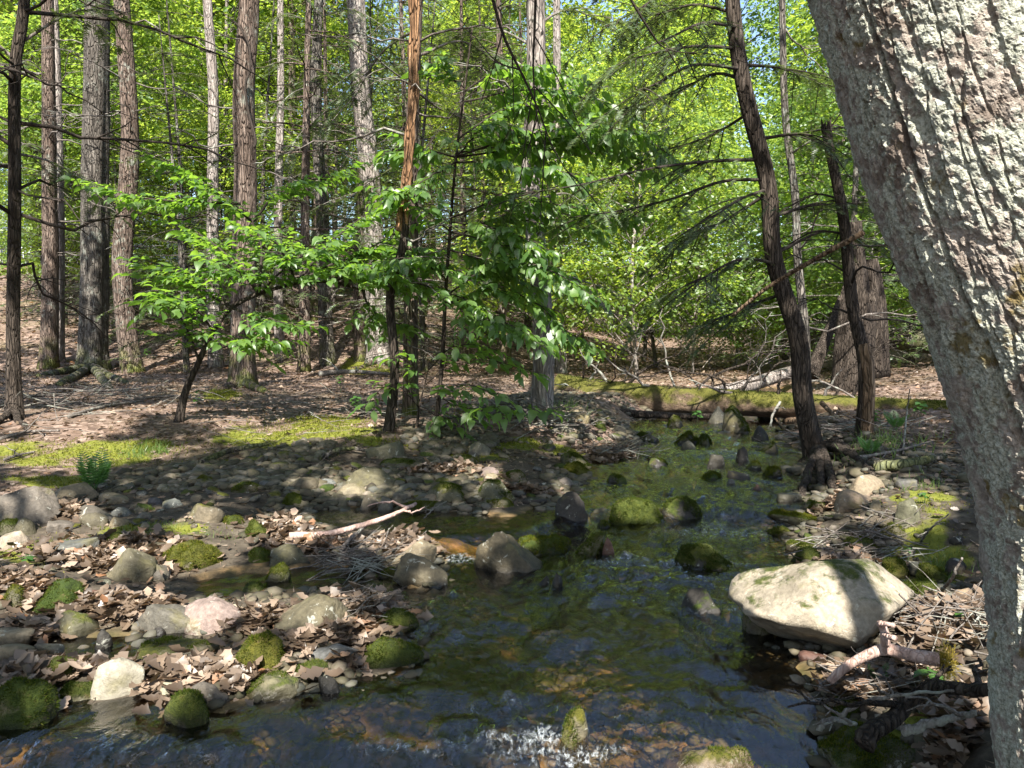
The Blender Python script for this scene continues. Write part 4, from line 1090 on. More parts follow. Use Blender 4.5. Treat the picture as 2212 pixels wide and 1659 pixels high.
# centre and centre left: hemlocks
grow(11, ['hem0', 'hem1'], (560, 1120), (18, 27), .85, 1.15, 'grey green hemlock with bare lower twigs, centre left behind the saplings', 'hemlocks centre left')
grow(20, ['hem0', 'hem1'], (500, 1350), (26, 48), .95, 1.3, 'farther hemlock on the slope at centre', 'hemlocks on the slope')
grow(3, ['hem1', 'hem0'], (1500, 1900), (15, 22), .7, .95, 'dark hemlock among bright maples at right', 'hemlocks among the right maples')
# left: slope with trunks and light foliage above
grow(8, ['tal0', 'tal1'], (-100, 900), (24, 44), .85, 1.1, 'slim trunk on the litter covered slope at left', 'slope trunks at left')
grow(18, ['und1', 'can0', 'und0'], (-150, 800), (26, 37.5), .8, 1.1, 'yellow green maple between the left trunks', 'maples between the left trunks')
grow(34, ['can1', 'can0', 'und1'], (-400, 1200), (56, 90), 1.0, 1.4, 'far maple at the top of the left slope', 'far maples on the left slope', 2.5)
grow(12, ['und1', 'hem0'], (800, 1220), (36, 58), .9, 1.2, 'leafy tree closing the gap on the slope behind the saplings', 'trees closing the slope gap')
grow(5, ['hem0', 'hem1'], (1770, 2150), (17, 30), .8, 1.1, 'dark hemlock behind the broken stump at right', 'hemlocks behind the stump')
grow(5, ['hem1'], (-120, 420), (19, 27), .8, 1.0, 'feathery hemlock behind the left trunks', 'hemlocks behind the left trunks')
grow(8, ['und2'], (1250, 2150), (20, 32), .5, .8, 'knee to head high beech seedling on the sunny wood floor', 'beech seedlings on the wood floor')
for k_, pr in PROTO.items():
    if k_ not in first:
        for ch in list(pr.children): bpy.data.objects.remove(ch)
        bpy.data.objects.remove(pr)

# ------------------------------------------------------------------ leafy saplings in the middle of the picture
LEAF_MES = [mesh_from('leaf', v_, LEAF_F, True) for v_ in LEAVES]
for me in LEAF_MES: me.materials.append(MAT['leaf_hero'])
def sapling(name, label, stem, branches, r0, basepx, ls, step, tl, hang, bark='bark_dark', Yb=None, lstep=.055):
    b = hit(*basepx)
    Y0 = b[1]
    root = empty(name, b, label, 'sapling')
    S = spline([np.array([b[0], Y0, b[2] - .08])] + [at(x, y, Y0 + dz) for x, y, dz in stem], 30)
    part(root, 'stem', *trunk_geo(S, np.linspace(r0, r0 * .3, 30), 9, .05, 3, .5), MAT[bark])
    paths = []
    for br in branches:
        n = len(br['p']); Q = [at(x, y, Y0 + br['d'][0] + (br['d'][1] - br['d'][0]) * i / (n - 1)) for i, (x, y) in enumerate(br['p'])]
        P = spline(Q, 14); P[2:-1] += RNG.normal(0, .008, P[2:-1].shape); paths.append(P)
        part(root, 'branch', *tube(P, np.linspace(r0 * .42, .003, 14), 6), MAT['twig_dark'])
    A, pos, tan, nor, scl = leafy_sprays(paths, step, tl, ls, lstep=lstep, hang=hang)
    V, F = A.get(); part(root, 'twigs', V, F, MAT['twig_dark'])['kind'] = 'stuff'
    R = frames(tan, nor); S_ = np.stack([scl * RNG.uniform(.8, 1.15, len(scl)), scl, scl], -1)
    order = np.argsort(np.linalg.norm(pos - np.array([0, 0, CAM_Z]), axis=1) - .3 * scl / ls)
    for i in order[:300]:
        o = link('leaf', LEAF_MES[int(RNG.integers(4))], None, root)
        M4 = Matrix(np.vstack([np.hstack([R[i] * S_[i][None, :], (pos[i] - b)[:, None]]), [0, 0, 0, 1]]).tolist())
        o.matrix_basis = M4
    rest = order[300:]
    if len(rest):
        A = Acc()
        for k in range(4): A.add(*scatter(LEAVES[k], LEAF_F, pos[rest[k::4]], R[rest[k::4]], S_[rest[k::4]]))
        f = part(root, 'foliage', *A.get(), MAT['leaf_hero'], True); f['kind'] = 'stuff'
    print(name, 'leaves', len(pos))
    return root
def bl_(*pts, d=(0, 0)): return dict(p=pts, d=d)
sapling('witch_hazel', 'arching sapling leaning right with flat layers of broad leaves', [(400, 850, 0), (430, 780, 0), (462, 715, 0), (500, 665, 0), (560, 635, 0), (640, 612, .05), (720, 610, .1), (785, 628, .1)], [
    bl_((430, 780), (400, 700), (345, 640), d=(0, -.4)), bl_((462, 715), (400, 650), (325, 655), d=(0, -.8)), bl_((500, 665), (440, 600), (380, 585), d=(0, .3)), bl_((560, 635), (500, 560), (430, 505), (395, 485), d=(0, .3)),
    bl_((560, 635), (565, 540), (545, 480), (520, 440), d=(0, .4)), bl_((640, 612), (600, 530), (540, 490), d=(0, -.6)), bl_((640, 612), (700, 540), (760, 485), (830, 445), d=(0, .3)), bl_((720, 610), (800, 570), (900, 560), (1000, 585), d=(.1, -.6)),
    bl_((720, 610), (800, 602), (900, 612), (1010, 650), (1075, 685), d=(.1, -1.0)), bl_((785, 628), (795, 660), (830, 695), (880, 705), d=(.1, -.2)), bl_((560, 635), (640, 560), (720, 520), d=(0, -.8)), bl_((500, 665), (580, 690), (650, 705), d=(0, -.5)),
    bl_((640, 612), (720, 570), (820, 525), (905, 485), d=(0, .6)), bl_((545, 480), (450, 400), (330, 340), d=(.4, .6)), bl_((520, 440), (330, 430), (190, 395), d=(.4, .2)), bl_((545, 480), (620, 400), (700, 385), (770, 360), d=(.4, .7)),
    bl_((500, 665), (420, 620), (350, 600), (300, 560), d=(0, .5)), bl_((720, 610), (760, 560), (860, 540), (960, 540), d=(.1, .5)), bl_((640, 612), (690, 590), (770, 580), (850, 590), d=(0, -1.0)), bl_((560, 635), (520, 590), (450, 560), d=(0, -.7)), bl_((462, 715), (520, 735), (600, 740), d=(0, -.6))],
    .042, (385, 912), .125, .046, .54, .35, lstep=.045)
sapling('beech_sapling', 'tall sapling with drooping dark green leaves in front of the debris-footed trunk', [(955, 780, 0), (962, 640, 0), (972, 500, .1), (985, 340, .1), (1005, 180, .2), (1020, 60, .2)], [
    bl_((972, 500), (900, 440), (825, 400), d=(.1, -.6)), bl_((975, 470), (1100, 430), (1250, 450), (1380, 470), d=(.1, -.3)), bl_((985, 340), (1100, 300), (1250, 270), (1380, 290), (1450, 340), d=(.1, -.5)), bl_((985, 340), (900, 320), (835, 330), d=(.1, .3)),
    bl_((990, 300), (1080, 240), (1180, 230), (1300, 260), d=(.1, .5)), bl_((1000, 200), (1080, 150), (1180, 150), (1265, 175), d=(.2, .1)), bl_((1003, 190), (960, 150), (940, 130), d=(.2, 0)), bl_((985, 350), (1060, 355), (1160, 365), (1270, 380), d=(.1, -.8)),
    bl_((975, 480), (1040, 485), (1120, 510), (1190, 540), d=(.1, -.6)), bl_((970, 520), (1080, 470), (1200, 490), (1300, 495), d=(.1, .4)), bl_((962, 640), (1060, 575), (1150, 570), (1220, 600), (1285, 640), d=(0, -.9)), bl_((962, 660), (1060, 625), (1160, 655), (1225, 715), (1275, 745), d=(0, -.6)),
    bl_((962, 640), (1020, 685), (1100, 700), (1180, 755), d=(0, -.9)), bl_((985, 340), (1140, 320), (1330, 320), (1420, 375), d=(.1, .6)), bl_((1000, 220), (1150, 195), (1280, 215), (1370, 250), d=(.2, .7)), bl_((985, 350), (930, 380), (870, 420), d=(.1, -.5)),
    bl_((985, 330), (1120, 310), (1300, 290), (1420, 290), d=(.1, .1)), bl_((972, 500), (1090, 530), (1160, 560), (1210, 600), d=(.1, -.3)), bl_((962, 600), (900, 560), (840, 560), d=(0, -.5)), bl_((970, 540), (1040, 560), (1110, 600), (1170, 620), d=(0, .4)), bl_((985, 340), (1040, 280), (1090, 270), d=(.1, -.4))],
    .028, (938, 932), .128, .050, .52, .75, lstep=.047)
sapling('understory_shrub', 'low shrub with large pale leaves at the foot of the dark pole trunk', [(905, 880, 0), (915, 840, 0), (925, 800, 0)], [
    bl_((920, 830), (1000, 770), (1090, 785), (1170, 810), d=(0, -.7)), bl_((910, 860), (1000, 830), (1095, 860), d=(0, -1.0)), bl_((905, 880), (850, 830), (785, 880), d=(0, -.5)), bl_((920, 820), (880, 780), (840, 765), d=(0, -.3)), bl_((920, 845), (1000, 880), (1070, 880), (1195, 885), d=(0, -1.1)),
    bl_((925, 800), (980, 750), (1050, 750), (1100, 770), d=(0, .2)), bl_((905, 880), (960, 900), (1040, 905), d=(0, -.5))],
    .014, (900, 925), .14, .10, .42, .4, lstep=.06)

# ------------------------------------------------------------------ rocks
ROCKC = {'g': (0.175, 0.162, 0.132), 'o': (0.150, 0.138, 0.088), 't': (0.255, 0.210, 0.145), 'd': (0.055, 0.050, 0.042), 'p': (0.25, 0.20, 0.178), 'w': (0.36, 0.325, 0.265), 'b': (0.145, 0.148, 0.145), 'm': (0.11, 0.06, 0.045), 'k': (0.285, 0.262, 0.205)}
def rock_shape(sub, seed, kind):
    V, F = ICO[sub]; r = np.random.default_rng(seed)
    V = V.copy(); o = r.uniform(-50, 50, 3)
    d = 1 + .22 * fbm(V[:, 0] * 1.1 + o[0], V[:, 1] * 1.1 + o[1], V[:, 2] * 1.1 + o[2], seed, 2)
    V = V * d[:, None]
    ncut = {'r': 6, 's': 8, 'b': 12, 'm': 2, 'p': 7, 'B': 2}[kind]
    for _ in range(ncut):                           # flatten against a few planes
        n = unit(r.normal(size=3)); 
        if kind == 's': n = unit(n * np.array([1, 1, .25]))
        h = r.uniform(.52, .82) if kind != 'r' else r.uniform(.64, .90)
        q = V @ n - h; k = q > 0
        V[k] -= n * (q[k] * .94)[:, None]
    if kind == 'p':
        V[:, :2] *= (1 - .24 * np.clip(V[:, 2:3], -.6, 1)); V[:, 0] -= .16 * V[:, 2]
    if kind == 'B':                                 # the great boulder: undercut at its left foot, sloping shoulders
        for n, h in (((-.42, -.55, -.72), .60), ((-.25, -.62, .74), .86), ((.62, -.45, .64), .84), ((-.72, -.2, .66), .84), ((.3, -.85, -.4), .84)):
            n = unit(n); q = V @ n - h; k = q > 0; V[k] -= n * (q[k] * .93)[:, None]
    if kind == 's':
        V[:, 2] = np.clip(V[:, 2], -.62, .62) + .12 * np.tanh(V[:, 2])
        V[:, 2] /= .74
    V = V * (1 + (.045 * fbm(V[:, 0] * 3.4 + o[0], V[:, 1] * 3.4, V[:, 2] * 5, seed + 3, 4) - .03 * (1 - np.abs(vn(V[:, 0] * 2 + o[1], V[:, 1] * 2, V[:, 2] * 3.5, seed + 8))) ** 3))[:, None]
    return V / np.abs(V).max(0), F

def moss_cap(V, F, root, amt, seed, world, blade=.016, n=2600, zmin=.15):
    """short moss blades on the upper faces of a rock; V local to root"""
    a, b, c = V[F[:, 0]], V[F[:, 1]], V[F[:, 2]]
    cr = np.cross(b - a, c - a); ar = np.linalg.norm(cr, axis=1) / 2; nz = cr[:, 2] / (2 * ar + 1e-12)
    ctr = (a + b + c) / 3
    cw = ctr + world
    msk = (nz * .42 + .5 * fbm(cw[:, 0] * 6, cw[:, 1] * 6, cw[:, 2] * 6, 77, 3) + .72) > (1.62 - 1.35 * amt) - .04
    msk &= (cw[:, 2] > wz(cw[:, 0], cw[:, 1]) + .012) | (cw[:, 1] > 20)
    w = ar * msk
    if w.sum() <= 0: return
    n = int(min(n, w.sum() * 60000))
    if n < 40: return
    r = np.random.default_rng(seed)
    fi = r.choice(len(F), n, p=w / w.sum()); u, v = r.random(n), r.random(n); fl = u + v > 1; u[fl], v[fl] = 1 - u[fl], 1 - v[fl]
    p = a[fi] + (b[fi] - a[fi]) * u[:, None] + (c[fi] - a[fi]) * v[:, None]
    nn = unit(cr[fi])
    d = unit(nn + r.normal(0, .55, (n, 3)) + np.array([0, 0, .3]))
    s = blade * r.uniform(.5, 1.3, n) * (1 + .5 * vn(p[:, 0] * 25, p[:, 1] * 25, p[:, 2] * 25, 5))
    SV, SF = scatter(BLADE_V, BLADE_F, p - nn * .002, frames(d, r.normal(size=(n, 3))), np.stack([s * 1.5, s, s], -1))
    m = link('moss', mesh_from('moss', SV, SF, False), MAT['moss_blade'], root); m['kind'] = 'stuff'

ROCKPOS = []
def rock(px, py, w, h, col, kind, moss, tilt, label, dep=.85, group=None, sub=3, name='rock', cat='rock', yaw=None):
    if moss > .5: moss *= .80
    p = hit(px, py); d = np.linalg.norm(p - np.array([0, 0, CAM_Z]))
    W = w / FPX * d; Vh = h / FPX * d; el = math.asin((CAM_Z - p[2]) / d)
    a = dep * W / 2
    hm = max(.35 * Vh, (Vh - .75 * a * math.sin(el)) / math.cos(el))
    f = unit(np.array([p[0], p[1], 0]))
    if kind in 'rsbp': hm *= .82
    if float(H(p[0], p[1])) < p[2] - .02 and w < 100 or 'long low' in label: hm *= 1.7 if w < 75 else 1.3
    c = p + f * a * .8
    bed = min(float(H(c[0], c[1])), p[2]) - .03 - (.12 if kind in 'Bp' else .75) * hm
    top = p[2] + hm
    cz = (top - bed) / 2
    seed = int(abs(px * 7 + py * 13)) % 9973
    V, F = rock_shape(4 if w > 100 else sub, seed, kind)
    r = np.random.default_rng(seed)
    if cz > .5 * W: V[:, :2] *= (1 + .9 * np.clip(-V[:, 2:3], 0, 1))
    V = V * np.array([W / 2, a, cz]) * 1.04
    t = math.radians(tilt); ya = r.uniform(-.3, .3) if yaw is None else yaw
    Rt = np.array([[math.cos(t), 0, math.sin(t)], [0, 1, 0], [-math.sin(t), 0, math.cos(t)]])
    Rz = np.array([[math.cos(ya), -math.sin(ya), 0], [math.sin(ya), math.cos(ya), 0], [0, 0, 1]])
    V = V @ (Rz @ Rt).T
    loc = np.array([c[0], c[1], (top + bed) / 2])
    vw = V + loc
    wetv = ss(.055, .005, vw[:, 2] - wz(vw[:, 0], vw[:, 1]) + .015 * vn(vw[:, 0] * 20, vw[:, 1] * 20, 0, 6)) * float(sdf_pool(np.array([c[0]]), np.array([c[1]]))[0] < .12)
    o = link(name, mesh_from(name, V, F, True, {'wet': wetv}), MAT['rock']); o.location = Vector(loc)
    base = np.array(ROCKC[col]) * (r.uniform(.48, .74) if col in 'gobd' else r.uniform(.62, .80) if col == 't' else r.uniform(.80, .98)) * r.uniform(.95, 1.05, 3)
    o.color = (*base, moss)
    tag(o, label, cat, group)
    if moss > .4:
        moss_cap(V, F, o, moss, seed, loc, blade=.009 + .004 * min(d, 8) / 4, n=int(1200 + 60 * w))
    ROCKPOS.append((c[0], c[1], W / 2))
    return o

ROCKS = [
 (1798, 1438, 385, 188, 'k', 'B', .40, 3, 'largest boulder beside the stream, pale with one dark shadow stripe', .75),
 (1640, 1372, 60, 66, 'o', 'r', .8, 0, 'mossy rock pressed against the left foot of the largest boulder', .9),
 (1094, 1244, 152, 108, 'o', 'p', .30, 0, 'upright pointed grey boulder beside the small waterfall', .8),
 (1160, 1205, 125, 78, 'o', 'r', .62, 24, 'long mossy rock leaning behind the upright pointed boulder', .9),
 (1250, 1207, 56, 50, 'o', 'r', .72, 30, 'small mossy rock wrapped in curled dead leaves in mid stream', .8),
 (1316, 1208, 40, 30, 'm', 'r', .2, 0, 'brown clotted stone right of the leaf wrapped rock in mid stream', .8),
 (905, 1222, 104, 58, 't', 's', .1, 24, 'pale split slab sloping into the small waterfall', .5),
 (908, 1262, 112, 56, 'o', 'r', .35, 24, 'olive oblong rock just below the pale split slab', .5),
 (842, 1250, 46, 32, 'o', 'r', .75, 0, 'mossy lump at the left end of the olive oblong rock', .9),
 (1371, 1146, 140, 62, 'o', 'm', .95, 5, 'bright green domed moss rock in the middle of the stream', .8),
 (1470, 1133, 98, 52, 'd', 'r', .72, 0, 'dark mossy rock right behind the bright domed moss rock', .8),
 (1304, 1147, 82, 20, 'd', 'r', .7, 0, 'flat mossy stone left of the bright domed moss rock', .7),
 (1232, 1123, 74, 44, 'd', 'r', 0, 0, 'smooth dark wet boulder left of the bright domed moss rock', .8),
 (1522, 1240, 170, 56, 'd', 'r', .78, 6, 'long low dark moss rock below the cascade', .6),
 (1518, 1338, 110, 64, 'd', 'r', .38, -6, 'round dark rock with moss on its right end, left of largest boulder', .8),
 (1617, 1304, 80, 26, 'm', 'r', .1, 0, 'low brown wet stone between round dark rock and largest boulder', .7),
 (1705, 1138, 134, 28, 'o', 's', .78, 6, 'overhanging mossy slab at the right end of the cascade', .6),
 (1684, 1160, 52, 26, 'o', 'r', .8, 0, 'small mossy stone under the overhanging slab by the cascade', .8),
 (1738, 1192, 72, 26, 'o', 'r', .75, 0, 'upper of two mossy lumps on the right shore below the cascade', .8),
 (1740, 1222, 68, 32, 'o', 'r', .78, 0, 'lower of two mossy lumps on the right shore below the cascade', .8),
 (1866, 1074, 90, 52, 't', 'r', .25, 0, 'upper of two stacked pale lichen boulders on the right bank', .8),
 (1843, 1102, 90, 46, 't', 'b', .32, 0, 'lower of two stacked pale lichen boulders on the right bank', .8),
 (1891, 1105, 22, 28, 't', 'r', .1, 0, 'small tan cobble right of the stacked lichen boulders', .8),
 (1761, 1112, 50, 30, 't', 'r', .45, 0, 'yellowish half mossy rock at the water left of the stacked boulders', .8),
 (1960, 1056, 44, 20, 'b', 's', 0, -8, 'blue grey flat stone on the right bank near the trunk', .7),
 (1930, 1172, 46, 42, 'o', 'r', .55, 0, 'round olive rock in the right bank debris', .9),
 (1964, 1142, 54, 62, 'o', 'b', .4, -10, 'tall olive rock standing in the right bank', .7),
 (1848, 1195, 68, 36, 'o', 'r', .72, -20, 'slanting mossy rock among roots on the right bank', .7),
 (1928, 1245, 62, 24, 'o', 'm', .95, 0, 'flat moss cushion rock behind the largest boulder', .8),
 (2007, 1262, 62, 34, 'o', 'm', .95, 0, 'upper moss cushion rock between the largest boulder and the trunk', .8),
 (1985, 1285, 60, 34, 'o', 'm', .95, 0, 'lower moss cushion rock between the largest boulder and the trunk', .8),
 (2062, 1246, 56, 36, 'd', 'r', .2, 0, 'dark rounded rock half hidden left of the leaning trunk', .8),
 (1534, 1046, 68, 18, 'd', 'r', .72, 0, 'flat mossy stone in the upper stream, left of a dark slab', .6),
 (1583, 1043, 58, 16, 'd', 's', .1, 8, 'dark tilted slab in the upper stream', .5),
 (1577, 1056, 46, 14, 'b', 'r', 0, 0, 'low blue grey stone below the dark tilted slab', .6),
 (1602, 999, 36, 22, 'd', 'r', .1, 0, 'small round dark stone far up the stream', .8),
 (1625, 1020, 44, 16, 'd', 'r', .78, 0, 'green capped stone far up the stream by the right shore', .7),
 (1670, 1031, 52, 18, 'd', 'r', .7, 0, 'mossy stone touching the right shore below the leaning hemlock', .7),
 (1634, 1067, 36, 14, 'm', 'r', 0, 0, 'small brown wet stone in the pool below the leaning hemlock', .7),
 (1705, 1087, 50, 14, 'g', 's', 0, 0, 'flat grey stone at the shore left of the stacked boulders', .6),
 (1590, 938, 64, 44, 'o', 'r', .62, 0, 'large mossy boulder just below the fallen log', .85),
 (1548, 918, 42, 28, 'g', 'r', .3, 0, 'grey boulder left of the large mossy one below the log', .85),
 (1480, 962, 62, 22, 'd', 'r', .7, 0, 'low mossy boulder in the stream left of the small rapids', .7),
 (1490, 976, 40, 16, 'g', 'r', 0, 0, 'smooth grey cobble in front of the low mossy boulder upstream', .7),
 (1660, 905, 46, 24, 'o', 'r', .5, 0, 'mossy rock tucked under the fallen log', .8),
 (1247, 896, 48, 22, 't', 'r', .15, 0, 'sunlit tan boulder at the foot of the debris-footed trunk', .8),
 (1258, 916, 50, 22, 't', 's', .15, 0, 'sunlit flat tan rock below the debris-footed trunk', .8),
 (1293, 924, 32, 14, 'o', 'm', .9, 0, 'small yellow mossy rock below the debris-footed trunk', .8),
 (1190, 912, 56, 20, 't', 's', .1, 0, 'broad pale rock in the sunlit patch left of the log', .8),
 (1220, 936, 44, 18, 'g', 'r', .2, 0, 'grey rock at the lower edge of the sunlit patch left of the log', .8),
 (1335, 938, 50, 22, 'd', 'r', .3, 0, 'dark rock at the left shore below the log', .8),
 (1036, 984, 56, 46, 'g', 'b', .2, 0, 'upright blocky grey boulder on the shaded far cobble bar', .8),
 (1026, 987, 34, 22, 'g', 'r', .2, 0, 'low stone in front of the upright blocky boulder', .8),
 (838, 993, 82, 36, 'o', 's', .3, -14, 'wedge shaped olive rock below the dark pole trunk', .6),
 (863, 1011, 88, 24, 'o', 'r', .62, 0, 'long mossy stone just below the wedge shaped rock', .6),
 (945, 1011, 48, 20, 'g', 'r', .1, 0, 'grey cobble right of the long mossy stone on the far bar', .8),
 (1003, 1005, 62, 24, 'o', 'r', .6, 0, 'mossy cobble below the blocky boulder on the far bar', .8),
 (1240, 1011, 84, 38, 'o', 'r', .62, 0, 'mossy boulder at the left shore of the upper stream', .85),
 (1249, 1031, 58, 38, 'o', 'b', .85, 0, 'pointed moss covered rock at the left shore of the upper stream', .85),
 (974, 1088, 100, 52, 'o', 'r', .62, 0, 'big green topped boulder at the back of the side pool', .85),
 (1067, 1081, 84, 50, 'o', 'r', .42, 0, 'rounded olive boulder right beside the big green topped one', .85),
 (1052, 1029, 52, 22, 'p', 'r', .05, 8, 'sunlit rock striped by shadow on the cobble bar', .8),
 (1108, 1041, 56, 36, 't', 'r', .42, 0, 'sunlit tan rock with yellow moss right of the striped one', .8),
 (1062, 1036, 34, 18, 't', 'r', .05, 0, 'small tan cobble below the striped sunlit rock', .8),
 (1180, 1067, 46, 22, 'p', 'b', 0, 0, 'pinkish angular stone near the left shore of the stream', .8),
 (1216, 1053, 52, 26, 'g', 'r', .35, 0, 'grey rock with moss on its right end at the shore', .7),
 (1083, 1098, 78, 24, 'o', 'r', .45, 0, 'low olive slab at the water below the rounded olive boulder', .6),
 (1151, 1091, 62, 16, 'd', 's', .3, 0, 'dark flat rock at the water edge right of the low olive slab', .6),
 (928, 1090, 46, 28, 't', 'b', .05, 30, 'tan wedge leaning on the left of the big green topped boulder', .6),
 (918, 1105, 106, 24, 'o', 'r', .55, 0, 'flat mossy rock in the water before the big green topped boulder', .6),
 (833, 1105, 36, 24, 'g', 'r', .05, 0, 'egg shaped grey stone on the edge of the side pool', .8),
 (793, 1100, 48, 20, 't', 'r', .05, 0, 'pale flat stone left of the egg shaped one at the pool', .7),
 (866, 1085, 42, 22, 'g', 's', .1, 12, 'grey slab above the egg shaped stone', .7),
 (803, 1061, 122, 60, 'o', 'r', .22, 14, 'big oblong olive boulder at the middle of the cobble bar', .7),
 (770, 1076, 80, 34, 't', 'r', .12, 10, 'tan rock under the left end of the big oblong olive boulder', .7),
 (665, 1062, 64, 32, 'o', 'r', .15, 8, 'grey green egg boulder left of the big oblong olive one', .75),
 (570, 1056, 40, 18, 'b', 'r', 0, 0, 'blue grey cobble in the shaded centre of the left bar', .8),
 (563, 1041, 44, 13, 'g', 's', .1, 0, 'thin flat stone above the blue grey cobble on the left bar', .7),
 (711, 1051, 38, 20, 'b', 'r', 0, 0, 'blue grey stone right of the grey green egg boulder', .8),
 (715, 1090, 68, 18, 'g', 's', .1, 0, 'long flat grey stone above the side pool', .6),
 (528, 1066, 50, 26, 'o', 'r', .6, 0, 'dark mossy rock left of the grey green egg boulder', .8),
 (448, 1050, 48, 26, 'o', 'r', .55, 0, 'round mossy rock high on the left cobble bar', .85),
 (635, 1099, 48, 30, 'o', 'm', .92, 0, 'round moss ball rock at the back of the left leaf pile', .85),
 (448, 1128, 76, 42, 't', 'b', .35, 10, 'tan ridge backed rock with mossy left flank on the left bar', .7),
 (502, 1134, 40, 24, 'o', 'm', .92, 0, 'small moss mound right of the tan ridge backed rock', .85),
 (557, 1162, 48, 36, 'o', 'm', .92, 0, 'moss mound buried in the brown leaf pile', .85),
 (65, 1131, 102, 84, 'g', 'b', .08, 8, 'biggest pale grey boulder at the left picture edge', .7),
 (166, 1085, 88, 48, 't', 'b', .12, 10, 'tan wedge boulder right of the biggest pale grey boulder', .75),
 (12, 1130, 64, 44, 'o', 'r', .35, 0, 'olive rock under the left side of the biggest grey boulder', .8),
 (22, 1157, 52, 30, 'o', 'r', .5, 0, 'low mossy rock at the left edge below the biggest grey boulder', .8),
 (56, 1160, 40, 38, 'o', 'r', .25, 0, 'brown upright stone directly below the biggest grey boulder', .8),
 (24, 1185, 60, 36, 'w', 'b', .3, 8, 'pale angular rock at the left edge with mossy base', .8),
 (206, 1125, 86, 32, 'g', 'r', .1, 16, 'long grey finger stone slanting down to the right', .5),
 (202, 1140, 58, 32, 'o', 'r', .3, 14, 'olive stone under the long grey finger stone', .6),
 (124, 1152, 56, 24, 'g', 's', .25, 8, 'grey slab left of the long finger stone', .7),
 (247, 1090, 66, 20, 't', 's', .05, 6, 'flat tan slab above the long grey finger stone', .6),
 (371, 1097, 44, 22, 'b', 'r', 0, 4, 'larger of the blue grey twin stones on the left bar', .8),
 (338, 1092, 30, 18, 'b', 'r', 0, 0, 'smaller of the blue grey twin stones on the left bar', .8),
 (307, 1110, 44, 28, 'g', 'r', .5, 0, 'grey rock with a green saddle of moss, left bar', .8),
 (314, 1123, 34, 18, 'g', 'r', 0, 0, 'smooth grey egg below the moss saddled rock', .8),
 (266, 1115, 42, 20, 'b', 'r', .05, 0, 'bluish stone left of the moss saddled rock', .8),
 (255, 1138, 48, 26, 't', 'r', .2, 0, 'rounded tan stone right of the finger stone', .8),
 (158, 1202, 112, 30, 'b', 's', .1, -10, 'smooth grey slab emerging from moss on the left shore', .6),
 (256, 1182, 44, 26, 'o', 'm', .85, 0, 'little moss hump above the left leaf drift', .85),
 (272, 1199, 52, 22, 't', 'r', .05, 0, 'smooth tan cobble on the left leaf drift', .8),
 (330, 1189, 72, 14, 'o', 's', .1, -4, 'thin grey green slab beside the smooth tan cobble', .5),
 (420, 1230, 114, 54, 'o', 'm', .96, 0, 'large dome of green moss at the left side of the small pool', .85),
 (275, 1257, 96, 66, 'o', 's', .35, 30, 'tilted grey slab with a green moss patch by the small pool', .5),
 (336, 1256, 62, 36, 'g', 'r', 0, -6, 'turtle shaped grey stone right of the tilted slab', .8),
 (623, 1233, 104, 58, 'o', 'b', .22, 14, 'dark wedge rock on the far side of the small pool', .75),
 (562, 1217, 52, 34, 'o', 'm', .85, 0, 'moss lump against the left of the dark wedge rock', .85),
 (595, 1262, 64, 24, 'o', 'm', .85, 0, 'wet moss hummock in the small pool below the dark wedge rock', .8),
 (550, 1279, 48, 22, 'o', 'm', .85, 0, 'moss hummock at the near edge of the small pool', .8),
 (121, 1264, 64, 20, 'd', 's', .15, 8, 'dark flat stone under the left leaf drift', .6),
 (93, 1245, 48, 20, 'o', 'r', .1, 0, 'dull stone half buried in the left leaf drift', .8),
 (222, 1265, 36, 14, 'g', 'r', 0, 0, 'small grey cobble left of the tilted mossy slab', .8),
 (125, 1324, 104, 52, 'o', 'm', .92, -8, 'broad moss cushion over rock left of the leaf bar', .85),
 (40, 1315, 52, 42, 'o', 'r', .6, 0, 'olive mossy boulder at the left edge of the leaf bar', .85),
 (197, 1296, 46, 14, 'm', 's', .05, 0, 'dark maroon flat stone by the small pool', .6),
 (457, 1371, 126, 76, 'p', 'r', .03, 26, 'long pinkish sunlit rock in the middle of the leaf bar', .55),
 (372, 1374, 140, 54, 'g', 's', .12, 20, 'grey green tilted slab left of the long pinkish rock', .5),
 (683, 1370, 168, 82, 'o', 'r', .16, 4, 'big smooth olive boulder at the right end of the leaf bar', .75),
 (175, 1378, 86, 56, 'o', 'r', .42, 0, 'olive rock with a bright moss cap on the left leaf bar', .8),
 (258, 1506, 90, 74, 'w', 'b', .03, -6, 'pale heart shaped stone standing in dry leaves', .5),
 (362, 1436, 178, 36, 'o', 's', .55, 0, 'long flat rock mossy at its left end behind the sunlit leaves', .5),
 (560, 1458, 94, 70, 'o', 'm', .93, 0, 'round moss boulder right of the sunlit leaves', .85),
 (713, 1429, 120, 40, 'b', 'r', .05, -4, 'smooth bluish flat stone by the near water', .6),
 (675, 1469, 72, 36, 'd', 'm', .88, 0, 'dark moss rock just under the smooth bluish stone', .8),
 (590, 1517, 132, 52, 'o', 'r', .55, -6, 'mossy shelf rock at the near water edge', .6),
 (441, 1520, 70, 42, 'g', 'r', .12, -34, 'oblong grey stone slanting up to the right at the water', .5),
 (507, 1479, 34, 36, 'm', 'r', 0, 0, 'maroon egg shaped stone beside the round moss boulder', .85),
 (366, 1504, 34, 28, 'w', 'r', 0, 0, 'small pale stone below the sunlit leaves', .8),
 (406, 1572, 86, 50, 'o', 'm', .85, 0, 'moss dome standing in the near water', .85),
 (40, 1588, 124, 86, 'o', 'm', .92, 0, 'large moss boulder at the lower left picture edge', .85),
 (136, 1472, 80, 36, 'o', 'm', .78, 0, 'mossy rock left of the pale heart shaped stone', .8),
 (35, 1434, 98, 44, 't', 'r', .1, 6, 'tan slab with dead leaves at the left edge', .7),
